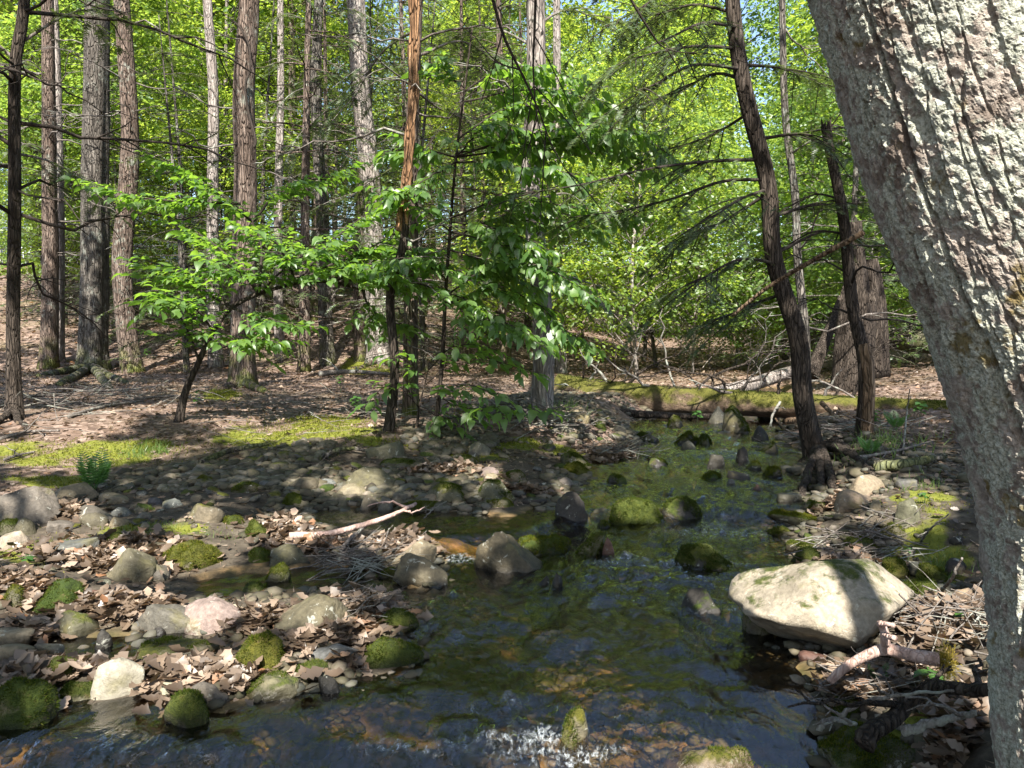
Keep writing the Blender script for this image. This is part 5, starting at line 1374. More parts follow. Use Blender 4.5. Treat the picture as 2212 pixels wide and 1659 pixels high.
 (32, 1400, 76, 28, 't', 's', .1, 4, 'flat tan stone behind the tan slab at the left edge', .7),
 (107, 1425, 56, 18, 'g', 's', 0, 8, 'thin pale grey stone right of the tan slab', .5),
 (185, 1514, 98, 36, 'o', 'r', .72, 0, 'wet mossy rock below the pale heart shaped stone', .7),
 (221, 1408, 34, 26, 'd', 'r', .05, 0, 'round dark stone in the little backwater', .85),
 (344, 1378, 30, 22, 'd', 'r', .05, 0, 'small dark stone under the grey green tilted slab', .85),
 (10, 1368, 40, 28, 'd', 'r', .1, 0, 'dark stone cut by the left edge above the tan slabs', .85),
 (425, 1398, 32, 13, 'b', 's', 0, 0, 'small blue grey flat stone below the long pinkish rock', .7),
 (453, 1412, 30, 17, 'o', 'r', 0, 0, 'small olive cobble below the long pinkish rock', .8),
 (472, 1311, 52, 13, 'w', 'r', 0, 0, 'longest of the pale pebbles behind the pinkish rock', .6),
 (509, 1329, 46, 22, 'w', 'r', 0, 0, 'largest white cobble right of the pinkish rock', .8),
 (568, 1323, 38, 12, 't', 'r', 0, 0, 'sandy flat pebble near the big smooth olive boulder', .6),
 (545, 1332, 28, 14, 'w', 'r', 0, 0, 'small white pebble right of the largest white cobble', .8),
 (711, 1500, 46, 26, 'd', 'r', .1, -20, 'dark tapered stone at the water below the dark moss rock', .7),
 (846, 1446, 136, 50, 'o', 'm', .95, 4, 'moss covered stone jutting into the near water', .7),
 (862, 1367, 84, 46, 'o', 'm', .82, 0, 'shaded moss rock beside the twig pile, near shore', .8),
 (1159, 1270, 44, 22, 'd', 'r', .05, 16, 'left of two small dark stones below the upright boulder', .7),
 (1196, 1276, 32, 24, 'd', 'r', 0, 10, 'right of two small dark stones below the upright boulder', .8),
 (1235, 1620, 68, 44, 'o', 'm', .8, 0, 'yellow mossed stone breaking the water in the near riffle', .8),
 (1530, 1690, 200, 76, 't', 'r', .55, 4, 'pale mossy stone cut by the bottom edge of the picture', .7),
 (1905, 1700, 224, 92, 'o', 'b', .6, 0, 'mossy boulder at the bottom right below the branches', .8),
 (1974, 1608, 44, 24, 'g', 'r', 0, 0, 'grey egg stone on the bottom right mossy boulder', .8),
 (1828, 1556, 68, 38, 'o', 'm', .85, 0, 'moss lump at the water under the dark branch, right', .85),
 (1990, 1445, 60, 30, 'd', 'r', .05, 0, 'dark smooth stone under the forked pink branch', .8),
 (1770, 1432, 80, 20, 'm', 'r', .05, 8, 'brown drowned stone at the foot of the largest boulder', .5),
 (2090, 1300, 44, 26, 't', 'r', .1, 0, 'pale tan stone against the leaning trunk', .8),
 (1395, 955, 54, 24, 'd', 'r', .55, 0, 'half mossy rock at the left edge of the upper rapids', .8),
 (1455, 925, 44, 20, 'o', 'r', .6, 0, 'mossy rock in midstream just below the fallen log', .8),
 (1420, 1010, 60, 22, 'd', 'r', .6, 0, 'flat mossy rock splitting the current above the bright domed rock', .7),
 (1545, 1012, 50, 20, 'd', 's', .3, 6, 'dark slab in the middle of the upper riffle', .7),
 (1330, 1050, 56, 18, 'd', 'r', .7, 0, 'low mossy stone near the left shore of the upper pool', .7),
 (1660, 985, 54, 24, 'o', 'r', .5, 0, 'rounded rock by the right shore under the leaning hemlock', .8),
 (1520, 968, 46, 20, 'd', 'r', .65, 0, 'small mossy boulder right of the low mossy boulder upstream', .8),
 (1640, 955, 48, 24, 'd', 'b', .2, 0, 'angular dark rock below the hanging dead stick', .8),
]
for r_ in ROCKS: rock(*r_[:10])

# unlisted cobbles: a handful of shapes shared by copies
COBB = []
for k in range(14):
    V, F = rock_shape(2, 500 + k, 'rrsb'[k % 4]); me = mesh_from('cobble', V * np.array([.5, .40, .19]), F); me.materials.append(MAT['rock']); COBB.append(me)
def cobbles(n, box, wr, label, group, mossy, cols):
    k = tr = 0
    while k < n and tr < 5000:
        tr += 1
        px, py = RNG.uniform(box[0], box[2]), RNG.uniform(box[1], box[3])
        p = hit(px, py)
        if any(math.hypot(p[0] - a, p[1] - b) < .75 * r + .03 for a, b, r in ROCKPOS): continue
        W = RNG.uniform(*wr) / FPX * p[1]
        o = link('cobble', COBB[int(RNG.integers(len(COBB)))])
        gz = float(H(p[0], p[1])); wl = float(wz(p[0], p[1])) if p[1] < 22 else -9; sz = W * RNG.uniform(.8, 1.5); zc = gz + W * .06
        if gz < wl - .01:                               # stands in the water, its top just clear of the surface
            W *= 1.25; top = wl + W * RNG.uniform(.06, .16); zc = (top + gz - .02) / 2; sz = (top - gz + .02) / .38
        o.location = (p[0], p[1], zc); o.scale = (W, W * RNG.uniform(.8, 1.2), sz)
        o.rotation_euler = (RNG.normal(0, .2), RNG.normal(0, .2), RNG.uniform(0, 6.28))
        c = np.array(ROCKC[cols[int(RNG.integers(len(cols)))]]) * RNG.uniform(.36, .72)
        o.color = (*c, RNG.uniform(*mossy)); tag(o, label, 'rock', group)
        ROCKPOS.append((p[0], p[1], W / 2)); k += 1
cobbles(84, (420, 985, 1230, 1090), (18, 44), 'small stone filling the shaded cobble bar left of the stream', 'stones of the shaded cobble bar', (.30, .74), 'goodtb')
cobbles(56, (0, 1050, 480, 1190), (14, 36), 'small stone between the boulders of the left bar', 'stones of the left bar', (.15, .7), 'gobtt')
cobbles(44, (0, 1290, 900, 1510), (14, 36), 'small stone poking out of the near leaf bar', 'stones of the near leaf bar', (0, .55), 'gobtwm')
cobbles(64, (1280, 905, 1730, 1130), (16, 46), 'small wet stone in the upper stream', 'wet stones of the upper stream', (.1, .78), 'ddgo')
cobbles(26, (1720, 1050, 2080, 1290), (14, 36), 'small stone of the right bank rubble', 'stones of the right bank', (.1, .7), 'gotd')
cobbles(22, (1100, 890, 1330, 985), (14, 34), 'small stone on the bar below the debris-footed trunk', 'stones below the debris-footed trunk', (.1, .6), 'gotw')

# gravel of the bars and the bed, too fine to count
gv, gf = [], []
V1, F1 = ICO[1]
N = 22000
gx_ = np.concatenate([RNG.uniform(-4.6, 2.6, N), RNG.uniform(-3, 4, N // 2)]); gy_ = np.concatenate([RNG.uniform(2.6, 8.6, N), RNG.uniform(5.5, 13, N // 2)])
sd = sdf_pool(gx_, gy_)
kp = (sd < 2.2) & (RNG.random(len(gx_)) < np.where(sd < 0, .8, .75)) & (vn(gx_ * 1.3, gy_ * 1.3, 0, 55) > -.35)
gx_, gy_ = gx_[kp], gy_[kp]
s = RNG.uniform(.014, .058, len(gx_)) * RNG.uniform(.6, 1.2, len(gx_)) * np.where(gy_ > 6, 1.5, 1)
R = rand_rot(len(gx_), .5)
an = RNG.uniform(0, 6.28, len(gx_)); Rz = np.zeros((len(gx_), 3, 3)); Rz[:, 0, 0] = np.cos(an); Rz[:, 1, 1] = np.cos(an); Rz[:, 0, 1] = -np.sin(an); Rz[:, 1, 0] = np.sin(an); Rz[:, 2, 2] = 1
V, F = scatter(V1, F1, np.stack([gx_, gy_, H(gx_, gy_) + s * .15], -1), Rz @ R, np.stack([s, s * RNG.uniform(.6, .95, len(s)), s * RNG.uniform(.28, .55, len(s))], -1))
V = V + .004 * np.stack([vn(V[:, 0] * 60, V[:, 1] * 60, V[:, 2] * 60, q) for q in (1, 2, 3)], -1)
pm = NM('gravel_stone'); isl = pm.n('NewGeometry', out='Random Per Island')
pc = pm.ramp(isl, [(0, (0.025, 0.020, 0.014)), (.3, (0.055, 0.047, 0.032)), (.6, (0.085, 0.070, 0.045)), (.8, (0.070, 0.070, 0.060)), (.95, (0.13, 0.105, 0.078)), (1, (0.21, 0.175, 0.14))])
pc = pm.mix(pm.mr(pm.noise(pm.pos(), 30, 4), .4, .7, 0, .6), pc, (0.045, 0.045, 0.018))
MAT['gravel'] = pm.done(pm.pbsdf(pc, .75, None, .3))
solo('gravel', (0, 0, 0), V, F, MAT['gravel'], 'loose gravel and pebbles of the stream bars and bed', 'gravel', kind='stuff')

# ------------------------------------------------------------------ fallen logs, branches and sticks
def log(name, label, cat, pts, w0, w1, mat, lifts=None, seg=16, flute=.04, rough=.06, airY=None, n=40, group=None):
    """pts in photograph pixels resting on the ground (plus lift) or at the given depths"""
    if airY is None: Q = [hit(*p[:2]) + np.array([0, 0, (lifts[i] if lifts else 0)]) for i, p in enumerate(pts)]
    else: Q = [at(p[0], p[1], y) for p, y in zip(pts, airY)]
    Q = np.array(Q); P = spline(Q, n)
    d = np.interp(np.linspace(0, 1, n), np.linspace(0, 1, len(Q)), Q[:, 1])
    R = np.linspace(w0, w1, n) / FPX * d / 2
    ph = RNG.uniform(0, 6, 3)
    def fl(i, th, PP):
        q = np.arange(len(PP))[:, None] * .21
        return 1 + flute * np.sin(3 * th + ph[0] + q) + rough * fbm(np.cos(th) * 2 + ph[1] * 9, np.sin(th) * 2, q, 5, 3)
    root = empty(name, Q[0], label, cat, group)
    part(root, 'trunk' if w0 > 25 else 'stick', *tube(P, R, seg, True, fl), mat)
    return root, P, R
mm = NM('mossy_log'); p = mm.pos(); o = mm.obj()
nz = mm.n('SeparateXYZ', [mm.n('NewGeometry', out='Normal')], out=2)
brk = mm.ramp(mm.noise(mm.mapping(o, (3, 14, 14)), 1, 5, .6), [(.3, (0.055, 0.038, 0.026)), (.6, (0.14, 0.10, 0.07)), (.8, (0.24, 0.18, 0.13))])
mk = mm.mr(mm.math('ADD', mm.math('MULTIPLY', nz, .5), mm.math('MULTIPLY', mm.noise(p, 3.5, 5, .6), 1.1)), .52, .82, 0, .95, True)
mcol = mm.ramp(mm.noise(p, 20, 5, .7), [(.25, (0.035, 0.04, 0.009)), (.55, (0.085, 0.085, 0.018)), (.8, (0.15, 0.14, 0.03))])
MAT['mossy_log'] = mm.done(mm.pbsdf(mm.mix(mk, brk, mcol), .97, mm.bump(mm.math('ADD', mm.noise(p, 40, 4, .7), mm.noise(p, 9, 3)), .8, .03), .1))

lg, P, R = log('fallen_log', 'long mossy fallen log bridging the stream', 'log', [(1205, 842), (1400, 862), (1640, 874), (1960, 888), (2200, 896)], 66, 46, MAT['mossy_log'], airY=[13.6, 12.7, 11.8, 10.6, 9.8], seg=24, rough=.10, n=70)
for i, dx, dy, dz_, L in ((6, .2, -.3, .8, .5), (10, -.5, 0, .7, .9), (13, .7, -.4, .9, 1.3), (18, -.9, -.3, .6, 1.0), (23, 1.0, .2, .55, 2.6), (27, .25, .1, 1, .5), (32, -.9, -.2, .5, 1.0), (37, .1, 0, 1, .55), (42, .5, -.1, .8, .6), (45, .6, .2, .9, .8), (30, .4, -.8, -.5, .6), (39, -.3, -.8, -.7, .8), (48, -.4, -.8, -.6, .9), (15, -.3, -.9, -.2, .5), (25, 1.0, -.3, .35, 2.0)):
    A, _ = twiggy(P[i] + np.array([0, -.02, R[i] * .6 * (1 if dz_ > 0 else -1)]), (dx, dy, dz_), L, .028, .05, 3, 6)
    part(lg, 'branch', *A.get(), MAT['bark_dark' if i % 2 else 'twig'])
for k in range(16):
    i = int(RNG.integers(4, 50)); A, _ = twiggy(P[i] + np.array([0, -.02, R[i] * .7]), (RNG.normal(0, .8), RNG.normal(-.1, .4), RNG.uniform(.2, .9)), RNG.uniform(.7, 2.0), RNG.uniform(.010, .022), .12, 6, 5)
    part(lg, 'branch', *A.get(), MAT['bark_dark' if k % 3 else 'twig'])
nB = 9000                                         # moss fringe along the top of the log
ii = RNG.integers(2, 66, nB); th = RNG.normal(0, .75, nB); Tn = unit(np.gradient(P, axis=0))[ii]; sx = unit(np.cross(Tn, (0, 0, 1)))
nn = sx * np.sin(th)[:, None] + np.array([0, 0, 1.0]) * np.cos(th)[:, None]
pp = P[ii] + Tn * RNG.uniform(-.12, .12, nB)[:, None] + nn * (R[ii] * .99)[:, None]
s = RNG.uniform(.015, .04, nB)
V, F = scatter(BLADE_V, BLADE_F, pp, frames(unit(nn + RNG.normal(0, .6, (nB, 3))), RNG.normal(size=(nB, 3))), np.stack([s * 1.6, s, s], -1))
part(lg, 'moss', V, F, MAT['moss_blade'], False)['kind'] = 'stuff'
# a second, grey log across the background and the wet log under the first
log('fallen_log', 'grey fallen trunk seen past the stump at right', 'log', [(1690, 760), (1800, 700), (1960, 735), (2150, 760)], 50, 44, MAT['bark_grey'], airY=[21, 20, 18, 16])
log('fallen_log', 'pale diagonal fallen trunk lying behind the mossy log', 'log', [(1480, 862), (1600, 838), (1720, 800)], 34, 26, MAT['bark_pale'], airY=[13.4, 14.8, 17.0])
log('fallen_log', 'dark wet log lying in the water under the mossy log', 'log', [(1330, 890), (1440, 898), (1560, 900)], 17, 13, MAT['bark_dark'], airY=[11.9, 11.7, 11.5])
log('leaning_pole', 'dark pole leaning against the broken stump', 'log', [(1752, 812), (1785, 730), (1818, 645)], 30, 16, MAT['bark_dark'], airY=[14.2, 14.6, 14.9])
log('broken_branch', 'brown broken branch slanting up across the leaning hemlock', 'branch', [(1582, 682), (1660, 620), (1760, 560), (1866, 502)], 7, 13, MAT['deadwood'], airY=[6.8, 6.5, 6.2, 5.9], seg=8)
log('fallen_log', 'brown debarked log on the litter slope behind the right bank', 'log', [(1700, 912), (1860, 905), (1990, 898)], 22, 18, MAT['deadwood'], seg=10)
# moss covered weir log in the near water
wl, P, R = log('sunken_log', 'curved moss covered log damming the near water', 'log', [(826, 1488), (880, 1520), (960, 1538), (1030, 1540), (1088, 1528)], 44, 40, MAT['mossy_log'], airY=[3.27, 3.14, 3.07, 3.05, 3.06], seg=18, rough=.14)
nB = 7000
ii = RNG.integers(0, 39, nB); th = RNG.normal(-.2, .9, nB); Tn = unit(np.gradient(P, axis=0))[ii]; sx = unit(np.cross(Tn, (0, 0, 1)))
nn = sx * np.sin(th)[:, None] + np.array([0, 0, 1.0]) * np.cos(th)[:, None]
pp = P[ii] + Tn * RNG.uniform(-.01, .01, nB)[:, None] + nn * (R[ii] * .98)[:, None]; s = RNG.uniform(.006, .016, nB)
V, F = scatter(BLADE_V, BLADE_F, pp, frames(unit(nn + RNG.normal(0, .6, (nB, 3))), RNG.normal(size=(nB, 3))), np.stack([s * 1.5, s, s], -1))
mb = leaf_mat('wet_moss', [(0, (0.012, 0.018, 0.004)), (1, (0.04, 0.05, 0.01))], (0.04, 0.05, 0.01), .2, .03)
part(wl, 'moss', V, F, mb, False)['kind'] = 'stuff'

# pink branch on the near right bank: crooked, with a broken fork and a tuft of yellow moss
fb = empty('fallen_branch', hit(1800, 1465), 'sunlit pinkish forked branch beside the largest boulder', 'branch')
Yb = 2.9
P = spline([at(x, y, d) for x, y, d in ((1792, 1472, 2.98), (1830, 1440, 2.95), (1880, 1412, 2.92), (1915, 1403, 2.9), (1980, 1418, 2.84), (2030, 1424, 2.8))], 30)
part(fb, 'stick', *tube(P, np.linspace(.016, .027, 30), 12, True, lambda i, th, PP: 1 + .07 * np.sin(3 * th + i * .4)), MAT['pink_wood'])
P = spline([at(x, y, d) for x, y, d in ((1912, 1405, 2.9), (1912, 1380, 2.88), (1908, 1356, 2.87), (1900, 1346, 2.86))], 12); part(fb, 'fork', *tube(P, np.linspace(.020, .013, 12), 9), MAT['pink_wood'])
P = spline([at(x, y, d) for x, y, d in ((1900, 1348, 2.86), (1915, 1348, 2.83), (1932, 1352, 2.8))], 8); part(fb, 'fork', *tube(P, np.linspace(.011, .008, 8), 8), MAT['pink_wood'])
P = spline([at(x, y, d) for x, y, d in ((1908, 1368, 2.87), (1922, 1376, 2.83), (1934, 1378, 2.8))], 8); part(fb, 'fork', *tube(P, np.linspace(.013, .010, 8), 8), MAT['pink_wood'])
nB = 1500; c = at(2043, 1432, 2.79); pp = c + RNG.normal(0, 1, (nB, 3)) * np.array([.014, .02, .030]); dd = unit(pp - c + RNG.normal(0, .02, (nB, 3)))
ym = leaf_mat('yellow_moss', [(0, (0.16, 0.12, 0.02)), (1, (0.32, 0.25, 0.05))], (0.3, 0.25, 0.05), .3, 0)
s = RNG.uniform(.008, .018, nB); V, F = scatter(BLADE_V, BLADE_F, pp, frames(dd, RNG.normal(size=(nB, 3))), np.stack([s, s, s], -1)); part(fb, 'moss', V, F, ym, False)['kind'] = 'stuff'

def stick(label, pts, r, mat, name='stick', seg=8, subs=0, cat='stick', group=None):
    """pts: (px, py, depth) or (px, py, 'g', lift)"""
    Q = np.array([at(*p) if not isinstance(p[2], str) else hit(p[0], p[1]) + np.array([0, 0, p[3]]) for p in pts]); P = spline(Q, 24)
    P[1:-1] += RNG.normal(0, .0025, P[1:-1].shape)
    root = empty(name, Q[0], label, cat, group)
    part(root, 'stem', *tube(P, np.linspace(r, r * .5, 24), seg), MAT[mat])
    for k in range(subs):
        i = int(RNG.integers(4, 22)); A, _ = twiggy(P[i], unit(RNG.normal(size=3) * np.array([1, 1, .5])) + np.array([0, 0, .3]), RNG.uniform(6, 14) * r, r * .35, .1, 2, 4)
        part(root, 'twig', *A.get(), MAT[mat])
    return root
stick('dark curved root branch arching over the bottom right bank', [(1865, 1610, 2.42), (1880, 1580, 2.45), (1920, 1560, 2.5), (1960, 1520, 2.55), (2020, 1485, 2.5), (2100, 1490, 2.35), (2200, 1480, 2.2)], .035, 'bark_dark', 'fallen_branch', 12, 3, 'branch')
stick('thin dark twig crossing in front of the curved root branch', [(1815, 1545, 2.6), (1870, 1515, 2.55), (1950, 1502, 2.48), (2060, 1492, 2.36)], .009, 'twig', subs=2)
stick('grey lichen stick low on the bottom right bank', [(1950, 1580, 2.42), (2040, 1555, 2.36), (2110, 1540, 2.3)], .018, 'twig', subs=1)
stick('short stub branch at the water under the moss lump', [(1765, 1570, 2.75), (1800, 1555, 2.72), (1850, 1565, 2.65)], .015, 'twig', subs=2)
stick('pale grey stick leaning beside the leaning trunk', [(2030, 1290, 'g', .02), (2055, 1250, 3.6), (2078, 1205, 3.5)], .010, 'twig')
stick('dark crooked root by the moss cushions', [(2010, 1295, 'g', .03), (2040, 1310, 'g', .05), (2060, 1345, 'g', .03)], .025, 'bark_grey')
stick('bare stick standing up at the right bank edge', [(1990, 1170, 'g', .0), (2012, 1140, 4.6), (2050, 1110, 4.5)], .008, 'twig', subs=2)
stick('large mossy root lying across the right bank', [(1890, 1022, 'g', .05), (1960, 1016, 'g', .06), (2040, 1000, 'g', .06)], .055, 'bark_grey', 'root', 10, 0, 'root')
stick('long grey stick along the right bank terrace', [(1850, 1000, 'g', .04), (1930, 985, 'g', .04), (2010, 965, 'g', .05)], .018, 'twig', subs=2)
stick('thin upright stem on the right bank terrace', [(1950, 985, 'g', 0), (1958, 900, 7.6), (1965, 840, 7.5)], .010, 'twig', subs=1)
stick('pale broken stick leaning from the log to the right bank', [(1775, 870, 10.6), (1800, 895, 10.2), (1815, 900, 10)], .035, 'deadwood')
stick('dead stick hanging down below the fallen log', [(1685, 868, 11.4), (1668, 900, 11.2), (1662, 950, 11)], .022, 'twig', subs=1)
stick('straight pale stick lying at the right shore by the roots', [(1670, 905, 'g', .05), (1690, 930, 'g', .05), (1728, 962, 'g', .05)], .018, 'deadwood')
stick('sunlit pinkish log lying over the twig pile', [(625, 1178, 'g', .06), (720, 1176, 'g', .08), (830, 1160, 'g', .13), (898, 1135, 'g', .16)], .026, 'pink_wood', 'stick', 10, 2)
stick('little side log under the sunlit pinkish one', [(735, 1198, 'g', .02), (760, 1185, 'g', .07), (790, 1170, 'g', .1)], .018, 'twig')
stick('leafless twig with pale tufts over the side pool', [(915, 1130, 'g', .03), (940, 1120, 'g', .08), (965, 1110, 'g', .10)], .005, 'twig', subs=7)
stick('dark root branch on the mossy ledge at left', [(430, 1010, 'g', .04), (490, 992, 'g', .07), (540, 980, 'g', .07), (580, 968, 'g', .04)], .035, 'bark_grey', 'root', 10, 0, 'root')
stick('second root branch on the mossy ledge, farther right', [(690, 1000, 'g', .04), (740, 985, 'g', .07), (800, 985, 'g', .05)], .030, 'bark_grey', 'root', 10, 0, 'root')
for lab, p, r in (('long grey stick on the litter left of the arching sapling', [(150, 905, 'g', .03), (230, 885, 'g', .05), (310, 873, 'g', .04)], .03), ('grey stick pointing at the thin dark trunk', [(0, 955, 'g', .03), (60, 940, 'g', .03), (130, 938, 'g', .04)], .025),
                  ('curved stick under the fluted trunk', [(0, 880, 'g', .04), (70, 865, 'g', .06), (150, 862, 'g', .05)], .03), ('thin crossing stick right of the fluted trunk', [(160, 850, 'g', .05), (240, 850, 'g', .05), (330, 842, 'g', .05)], .025),
                  ('grey stick on the litter below the large reddish trunk', [(290, 868, 'g', .04), (380, 862, 'g', .05), (440, 868, 'g', .03)], .02), ('short stick on the moss at far left', [(10, 1000, 'g', .03), (40, 990, 'g', .03), (75, 980, 'g', .02)], .018),
                  ('small log on the terrace behind the pole trunk', [(690, 815, 'g', .08), (760, 812, 'g', .1), (840, 815, 'g', .08)], .07), ('slim stick on the sunlit litter right of the reddish trunk', [(560, 880, 'g', .03), (640, 874, 'g', .03), (700, 880, 'g', .03)], .015)):
    stick(lab, p, r, 'twig', subs=3)
# piles of flood twigs
def twig_pile(label, ell, n, L, r, mat='twig'):
    x, y, ax, ay, z = gell(*ell); A = Acc()
    for _ in range(n):
        q = RNG.normal(0, .5, 2); c = np.array([x + q[0] * ax, y + q[1] * ay, 0]); c[2] = float(surf(c[0], c[1])) + RNG.uniform(0, .09)
        an = RNG.normal(0, .9); d = np.array([math.cos(an), math.sin(an), RNG.normal(.05, .3)]); l = L * RNG.uniform(.4, 1.2); t = np.linspace(-.5, .5, 6)
        P = c + d * (t * l)[:, None] + np.cumsum(RNG.normal(0, .02, (6, 3)), 0) * l
        A.add(*tube(P, r * RNG.uniform(.5, 1.3) * np.linspace(1, .4, 6), 4, False))
    solo('twig_pile', (x, y, z), *A.get(), MAT[mat], label, 'twigs', kind='stuff')
twig_pile('tangle of bare flood twigs between leaf bar and pale slab', (770, 1225, 90, 34), 80, .5, .004)
twig_pile('twigs and roots in the leaf heap by the big olive boulder', (800, 1320, 60, 30), 60, .35, .003)
twig_pile('sunlit twig tangle between boulder and leaning trunk', (2050, 1350, 100, 40), 110, .35, .004)
twig_pile('fine twigs on the leaves under the pink branch', (1900, 1500, 130, 34), 60, .3, .0025)
twig_pile('flood debris around the foot of the sunlit trunk', (1190, 905, 90, 18), 90, .7, .008)
twig_pile('dark debris heap at the left shore of the upper stream', (1330, 985, 70, 14), 80, .5, .006)
twig_pile('fallen twigs scattered over the left litter', (150, 870, 240, 50), 130, 1.0, .007)
twig_pile('small twigs on the terrace around the saplings', (700, 900, 260, 50), 90, .7, .005)
twig_pile('twigs and roots of the right bank', (1890, 1200, 130, 50), 70, .4, .005)
twig_pile('twigs under the broken stump', (1800, 930, 130, 30), 70, .7, .007)

# ------------------------------------------------------------------ leaf litter
def litter_pts(ells, n, spread=1.0):
    A = np.array([e[2] * e[3] for e in ells]); idx = RNG.choice(len(ells), n, p=A ** .8 / (A ** .8).sum())
    q = RNG.normal(0, .52, (n, 2)); E = np.array([e[:4] for e in ells])[idx]
    y = E[:, 1] + q[:, 1] * E[:, 3]; x = E[:, 0] + q[:, 0] * E[:, 2] + (E[:, 0] / E[:, 1]) * (y - E[:, 1])
    return x, y
lit_o = empty('leaf_litter', (0, 0, 0)); lit_o['kind'] = 'stuff'; tag(lit_o, 'dry brown oak and beech leaves lying on banks and forest floor', 'leaves')
x, y = litter_pts(LITTER_E, 13000)
rk = np.array(ROCKPOS)
inside = np.zeros(len(x), bool)
for a, b, r in rk: inside |= np.hypot(x - a, y - b) < r * .72
sdl = sdf_pool(x, y)
kp = ~inside & (sdl > -.04); x, y = x[kp], y[kp]
n = len(x)
z = surf(x, y) + RNG.uniform(.004, .05, n)
an = RNG.uniform(0, 6.28, n); tn = np.stack([np.cos(an), np.sin(an), RNG.normal(0, .35, n)], -1); nr = np.array([0, 0, 1.0]) + RNG.normal(0, .38, (n, 3))
S = RNG.uniform(.045, .105, n); R = frames(tn, nr); P0 = np.stack([x, y, z], -1)
pick = np.argsort(np.hypot(x, y) - 4 * (S - .1))[:300]
msk = np.ones(n, bool); msk[pick] = False
OME = []
for v_, f_ in OAK:
    me = mesh_from('dead_leaf', v_, f_, True); me.materials.append(MAT['dead_leaf']); OME.append(me)
for i in pick:
    o = link('dead_leaf', OME[int(RNG.integers(5))], None, lit_o)
    o.matrix_basis = Matrix(np.vstack([np.hstack([R[i] * S[i], P0[i][:, None]]), [0, 0, 0, 1]]).tolist())
A = Acc()
grp = RNG.integers(0, 5, n)
for g in range(5):
    s_ = msk & (grp == g); A.add(*scatter(OAK[g][0], OAK[g][1], P0[s_], R[s_], S[s_]))
# floor of the terrace, the right bank and the slope: flatter, simpler leaves
def floor_leaves(n, xr, yr, sz, cond=None, bars=False):
    x = RNG.uniform(*xr, n); y = np.sqrt(RNG.uniform(yr[0] ** 2, yr[1] ** 2, n)); x = x * (y / yr[1]) if cond is None else x
    sdl = np.full(n, 5.0); nb = (np.abs(x) < 14) & (y < 22); sdl[nb] = sdf_pool(x[nb], y[nb])
    mo = in_ell(x, y, MOSS_E, .3)
    kp = (sdl > .12) & (RNG.random(n) > mo * .93)
    if not bars: kp &= (y > 8.0) | (x > .3 * y)
    x, y = x[kp], y[kp]; n = len(x)
    an = RNG.uniform(0, 6.28, n); tn = np.stack([np.cos(an), np.sin(an), RNG.normal(0, .2, n)], -1); nr = np.array([0, 0, 1.0]) + RNG.normal(0, .35, (n, 3))
    s = RNG.uniform(.6, 1.3, n) * sz
    tv, tf = OAK[1] if yr[1] < 10 else (QLEAF_V * np.array([1.25, 1, 1.6]), QLEAF_F)
    A.add(*scatter(tv, tf, np.stack([x, y, H(x, y) + .008 + RNG.uniform(0, .012, n)], -1), frames(tn, nr), s))
floor_leaves(20000, (-16, 13), (7.4, 21), .065)
floor_leaves(26000, (-44, 16), (20, 52), .14)
floor_leaves(3000, (1.0, 5), (2.4, 9), .06, cond=1)
floor_leaves(3500, (-4.6, 1.5), (3.2, 9), .055, cond=1, bars=True)
n = 26000                                         # needles, bark flakes and broken twigs between the leaves
x = np.concatenate([RNG.uniform(-5, 1.5, 9000), RNG.uniform(.9, 5, 4000), RNG.uniform(-9, 8, 13000)]); y = np.concatenate([RNG.uniform(3, 9, 9000), RNG.uniform(2, 9, 4000), RNG.uniform(7.5, 17, 13000)])
sdl = np.full(n, 5.0); nb = (np.abs(x) < 14) & (y < 22); sdl[nb] = sdf_pool(x[nb], y[nb]); kp = sdl > .04; x, y = x[kp], y[kp]; n = len(x)
an = RNG.uniform(0, 6.28, n); s = RNG.uniform(.02, .09, n) * np.clip(y / 7, .6, 1.6)
A.add(*scatter(BLADE_V, BLADE_F, np.stack([x, y, H(x, y) + .012], -1), frames(np.stack([np.cos(an), np.sin(an), RNG.normal(0, .25, n)], -1), np.array([0, 0, 1.0]) + RNG.normal(0, .5, (n, 3))), np.stack([np.full(n, .035), s, s], -1)))
V, F = A.get()
part(lit_o, 'litter', V, F, MAT['dead_leaf'], True)['kind'] = 'stuff'

# ------------------------------------------------------------------ moss carpet, grass, ferns and seedlings
n = 26000
E = MOSS_E; x, y = litter_pts(E, n); keep = (sdf_pool(x, y) > .02); x, y = x[keep], y[keep]; n = len(x)
s = RNG.uniform(.010, .028, n) * np.clip(y / 6, .6, 1.6)
V, F = scatter(BLADE_V, BLADE_F, np.stack([x, y, H(x, y) - .002], -1), frames(np.array([0, 0, 1.0]) + RNG.normal(0, .7, (n, 3)), RNG.normal(size=(n, 3))), np.stack([s * 2.0, s, s], -1))
gmoss = leaf_mat('carpet_moss', [(0, (0.055, 0.07, 0.010)), (.6, (0.12, 0.13, 0.018)), (1, (0.19, 0.19, 0.035))], (0.2, 0.2, 0.02), .3, 0)
solo('moss_carpet', (0, 0, 0), V, F, gmoss, 'yellow green moss carpet on the left terrace and the banks', 'moss', kind='stuff')
A = Acc()
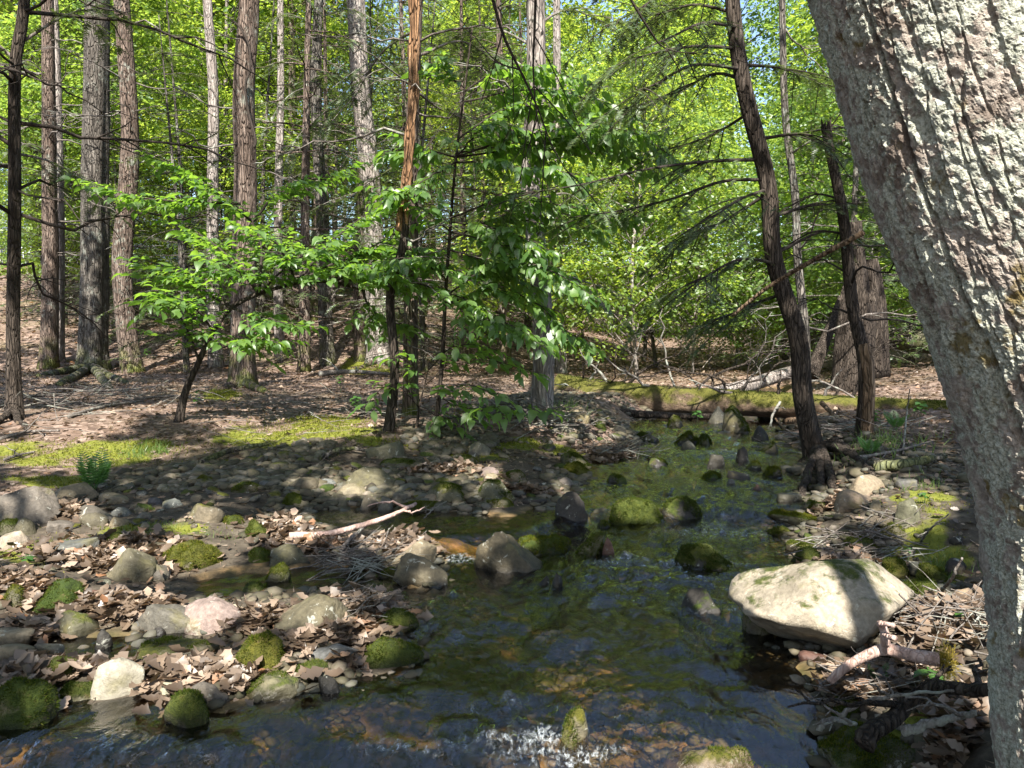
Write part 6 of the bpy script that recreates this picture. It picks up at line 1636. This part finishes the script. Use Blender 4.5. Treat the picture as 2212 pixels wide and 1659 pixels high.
for e, n, h in ((gell(330, 978, 40, 10), 160, .14), (gell(290, 985, 60, 8), 140, .10), (gell(1900, 960, 120, 26), 300, .16), (gell(2030, 1240, 60, 26), 260, .08), (gell(1990, 1050, 60, 20), 120, .09), (gell(520, 1270, 40, 6), 60, .05), (gell(1230, 890, 40, 10), 120, .2), (gell(470, 1160, 60, 10), 100, .05), (gell(80, 1190, 80, 20), 160, .05), (gell(340, 1140, 80, 12), 200, .05)):
    x, y = litter_pts([e], n); s = RNG.uniform(.5, 1.2, n) * h
    A.add(*scatter(BLADE_V * np.array([.35, 1, 1]), BLADE_F, np.stack([x, y, H(x, y) - .005], -1), frames(np.array([0, 0, 1.0]) + RNG.normal(0, .45, (n, 3)), RNG.normal(size=(n, 3))), s))
solo('grass', (0, 0, 0), *A.get(), MAT['grass'], 'sparse thin grass on the banks', 'grass', kind='stuff')

def fern(label, px, py, L, nf, lean=.5, flat=False, Y=None, name='fern'):
    b = hit(px, py); root = empty(name, b, label, 'fern')
    for k in range(nf):
        an = 2 * math.pi * k / nf + RNG.uniform(-.3, .3); d = np.array([math.cos(an), math.sin(an), 0]); t = np.linspace(0, 1, 16)
        l = L * RNG.uniform(.75, 1.1)
        P = b + d * (lean * l * t)[:, None] + np.array([0, 0, 1.0]) * (l * (t * 1.0 - .45 * lean * t ** 2.2))[:, None]
        A = Acc(); A.add(*tube(P, np.linspace(.004, .001, 16) * L / .4, 4, False))
        T = unit(np.gradient(P, axis=0)); sd = unit(np.cross(T, d * .2 + np.array([0, 0, 1.0])))
        for s_ in (-1, 1):
            i = np.arange(3, 16); w = L * .26 * np.sin(np.pi * (.22 + .76 * t[i])) 
            A.add(*scatter(QLEAF_V * np.array([.34, 1, .4]), QLEAF_F, P[i], frames(sd[i] * s_ + T[i] * .35, np.cross(sd[i], T[i])), w))
        part(root, 'frond', *A.get(), MAT['fern'], False)
fern('tall green fern at the back of the left boulders', 205, 1062, .42, 7, .45)
fern('bright little fern lit by the sun under the pink branch', 1897, 1490, .13, 4, .35)
fern('small fern on the right bank below the dead pole', 1880, 985, .26, 6, .6)
fern('low fern near the grass tuft on the right terrace', 1935, 930, .28, 6, .6)
def seedling(label, px, py, h, nl, ls, name='seedling'):
    b = hit(px, py); root = empty(name, b, label, 'plant')
    part(root, 'stem', *tube(spline([b, b + np.array([.01, 0, h * .5]), b + np.array([.0, .01, h])], 6), np.linspace(.003, .0015, 6), 4), MAT['fern'])
    for k in range(nl):
        an = 2.4 * k; f = .55 + .45 * (k + 1) / nl
        o = link('leaf', SEED_ME, None, root); R = frames(np.array([[math.cos(an), math.sin(an), -.15]]), np.array([[0, 0, 1.0]]) + RNG.normal(0, .2, (1, 3)))[0]
        o.matrix_basis = Matrix(np.vstack([np.hstack([R * ls * RNG.uniform(.8, 1.2), np.array([[0], [0], [h * f]])]), [0, 0, 0, 1]]).tolist())
SEED_ME = mesh_from('leaf', LEAF_V * np.array([1.25, 1, 1]), LEAF_F, True); SEED_ME.materials.append(MAT['fern'])
for lab, px, py, h, nl, ls in (('flat topped green seedling on the left shore moss', 60, 1225, .07, 7, .05), ('seedling beside the bright little fern', 2010, 1490, .07, 5, .075), ('pair of glossy leaves by the curved root branch', 2080, 1545, .05, 3, .06),
                               ('small seedling against the leaning trunk', 2080, 1355, .06, 5, .04), ('leafy sprout at the foot of the arching sapling', 425, 905, .35, 12, .07), ('sprout on the mossy foot of the sunlit trunk at left', 320, 790, .5, 12, .12),
                               ('tiny seedling on the right bank moss', 1960, 1215, .10, 7, .03), ('leafy plant on the right bank terrace left of the upright stem', 1880, 935, .25, 14, .09), ('leafy plant on the right terrace behind the upright stem', 1985, 925, .3, 14, .09),
                               ('low plant on the terrace left of the dark pole trunk', 770, 905, .28, 16, .085), ('green plant at the foot of the mossy boulder below the log', 1505, 915, .2, 12, .09), ('seedling among the sunlit moss of the right bank', 1995, 1090, .08, 8, .04),
                               ('sprig on the litter right of the large reddish trunk', 735, 850, .3, 12, .09)):
    seedling(lab, px, py, h, nl, ls)
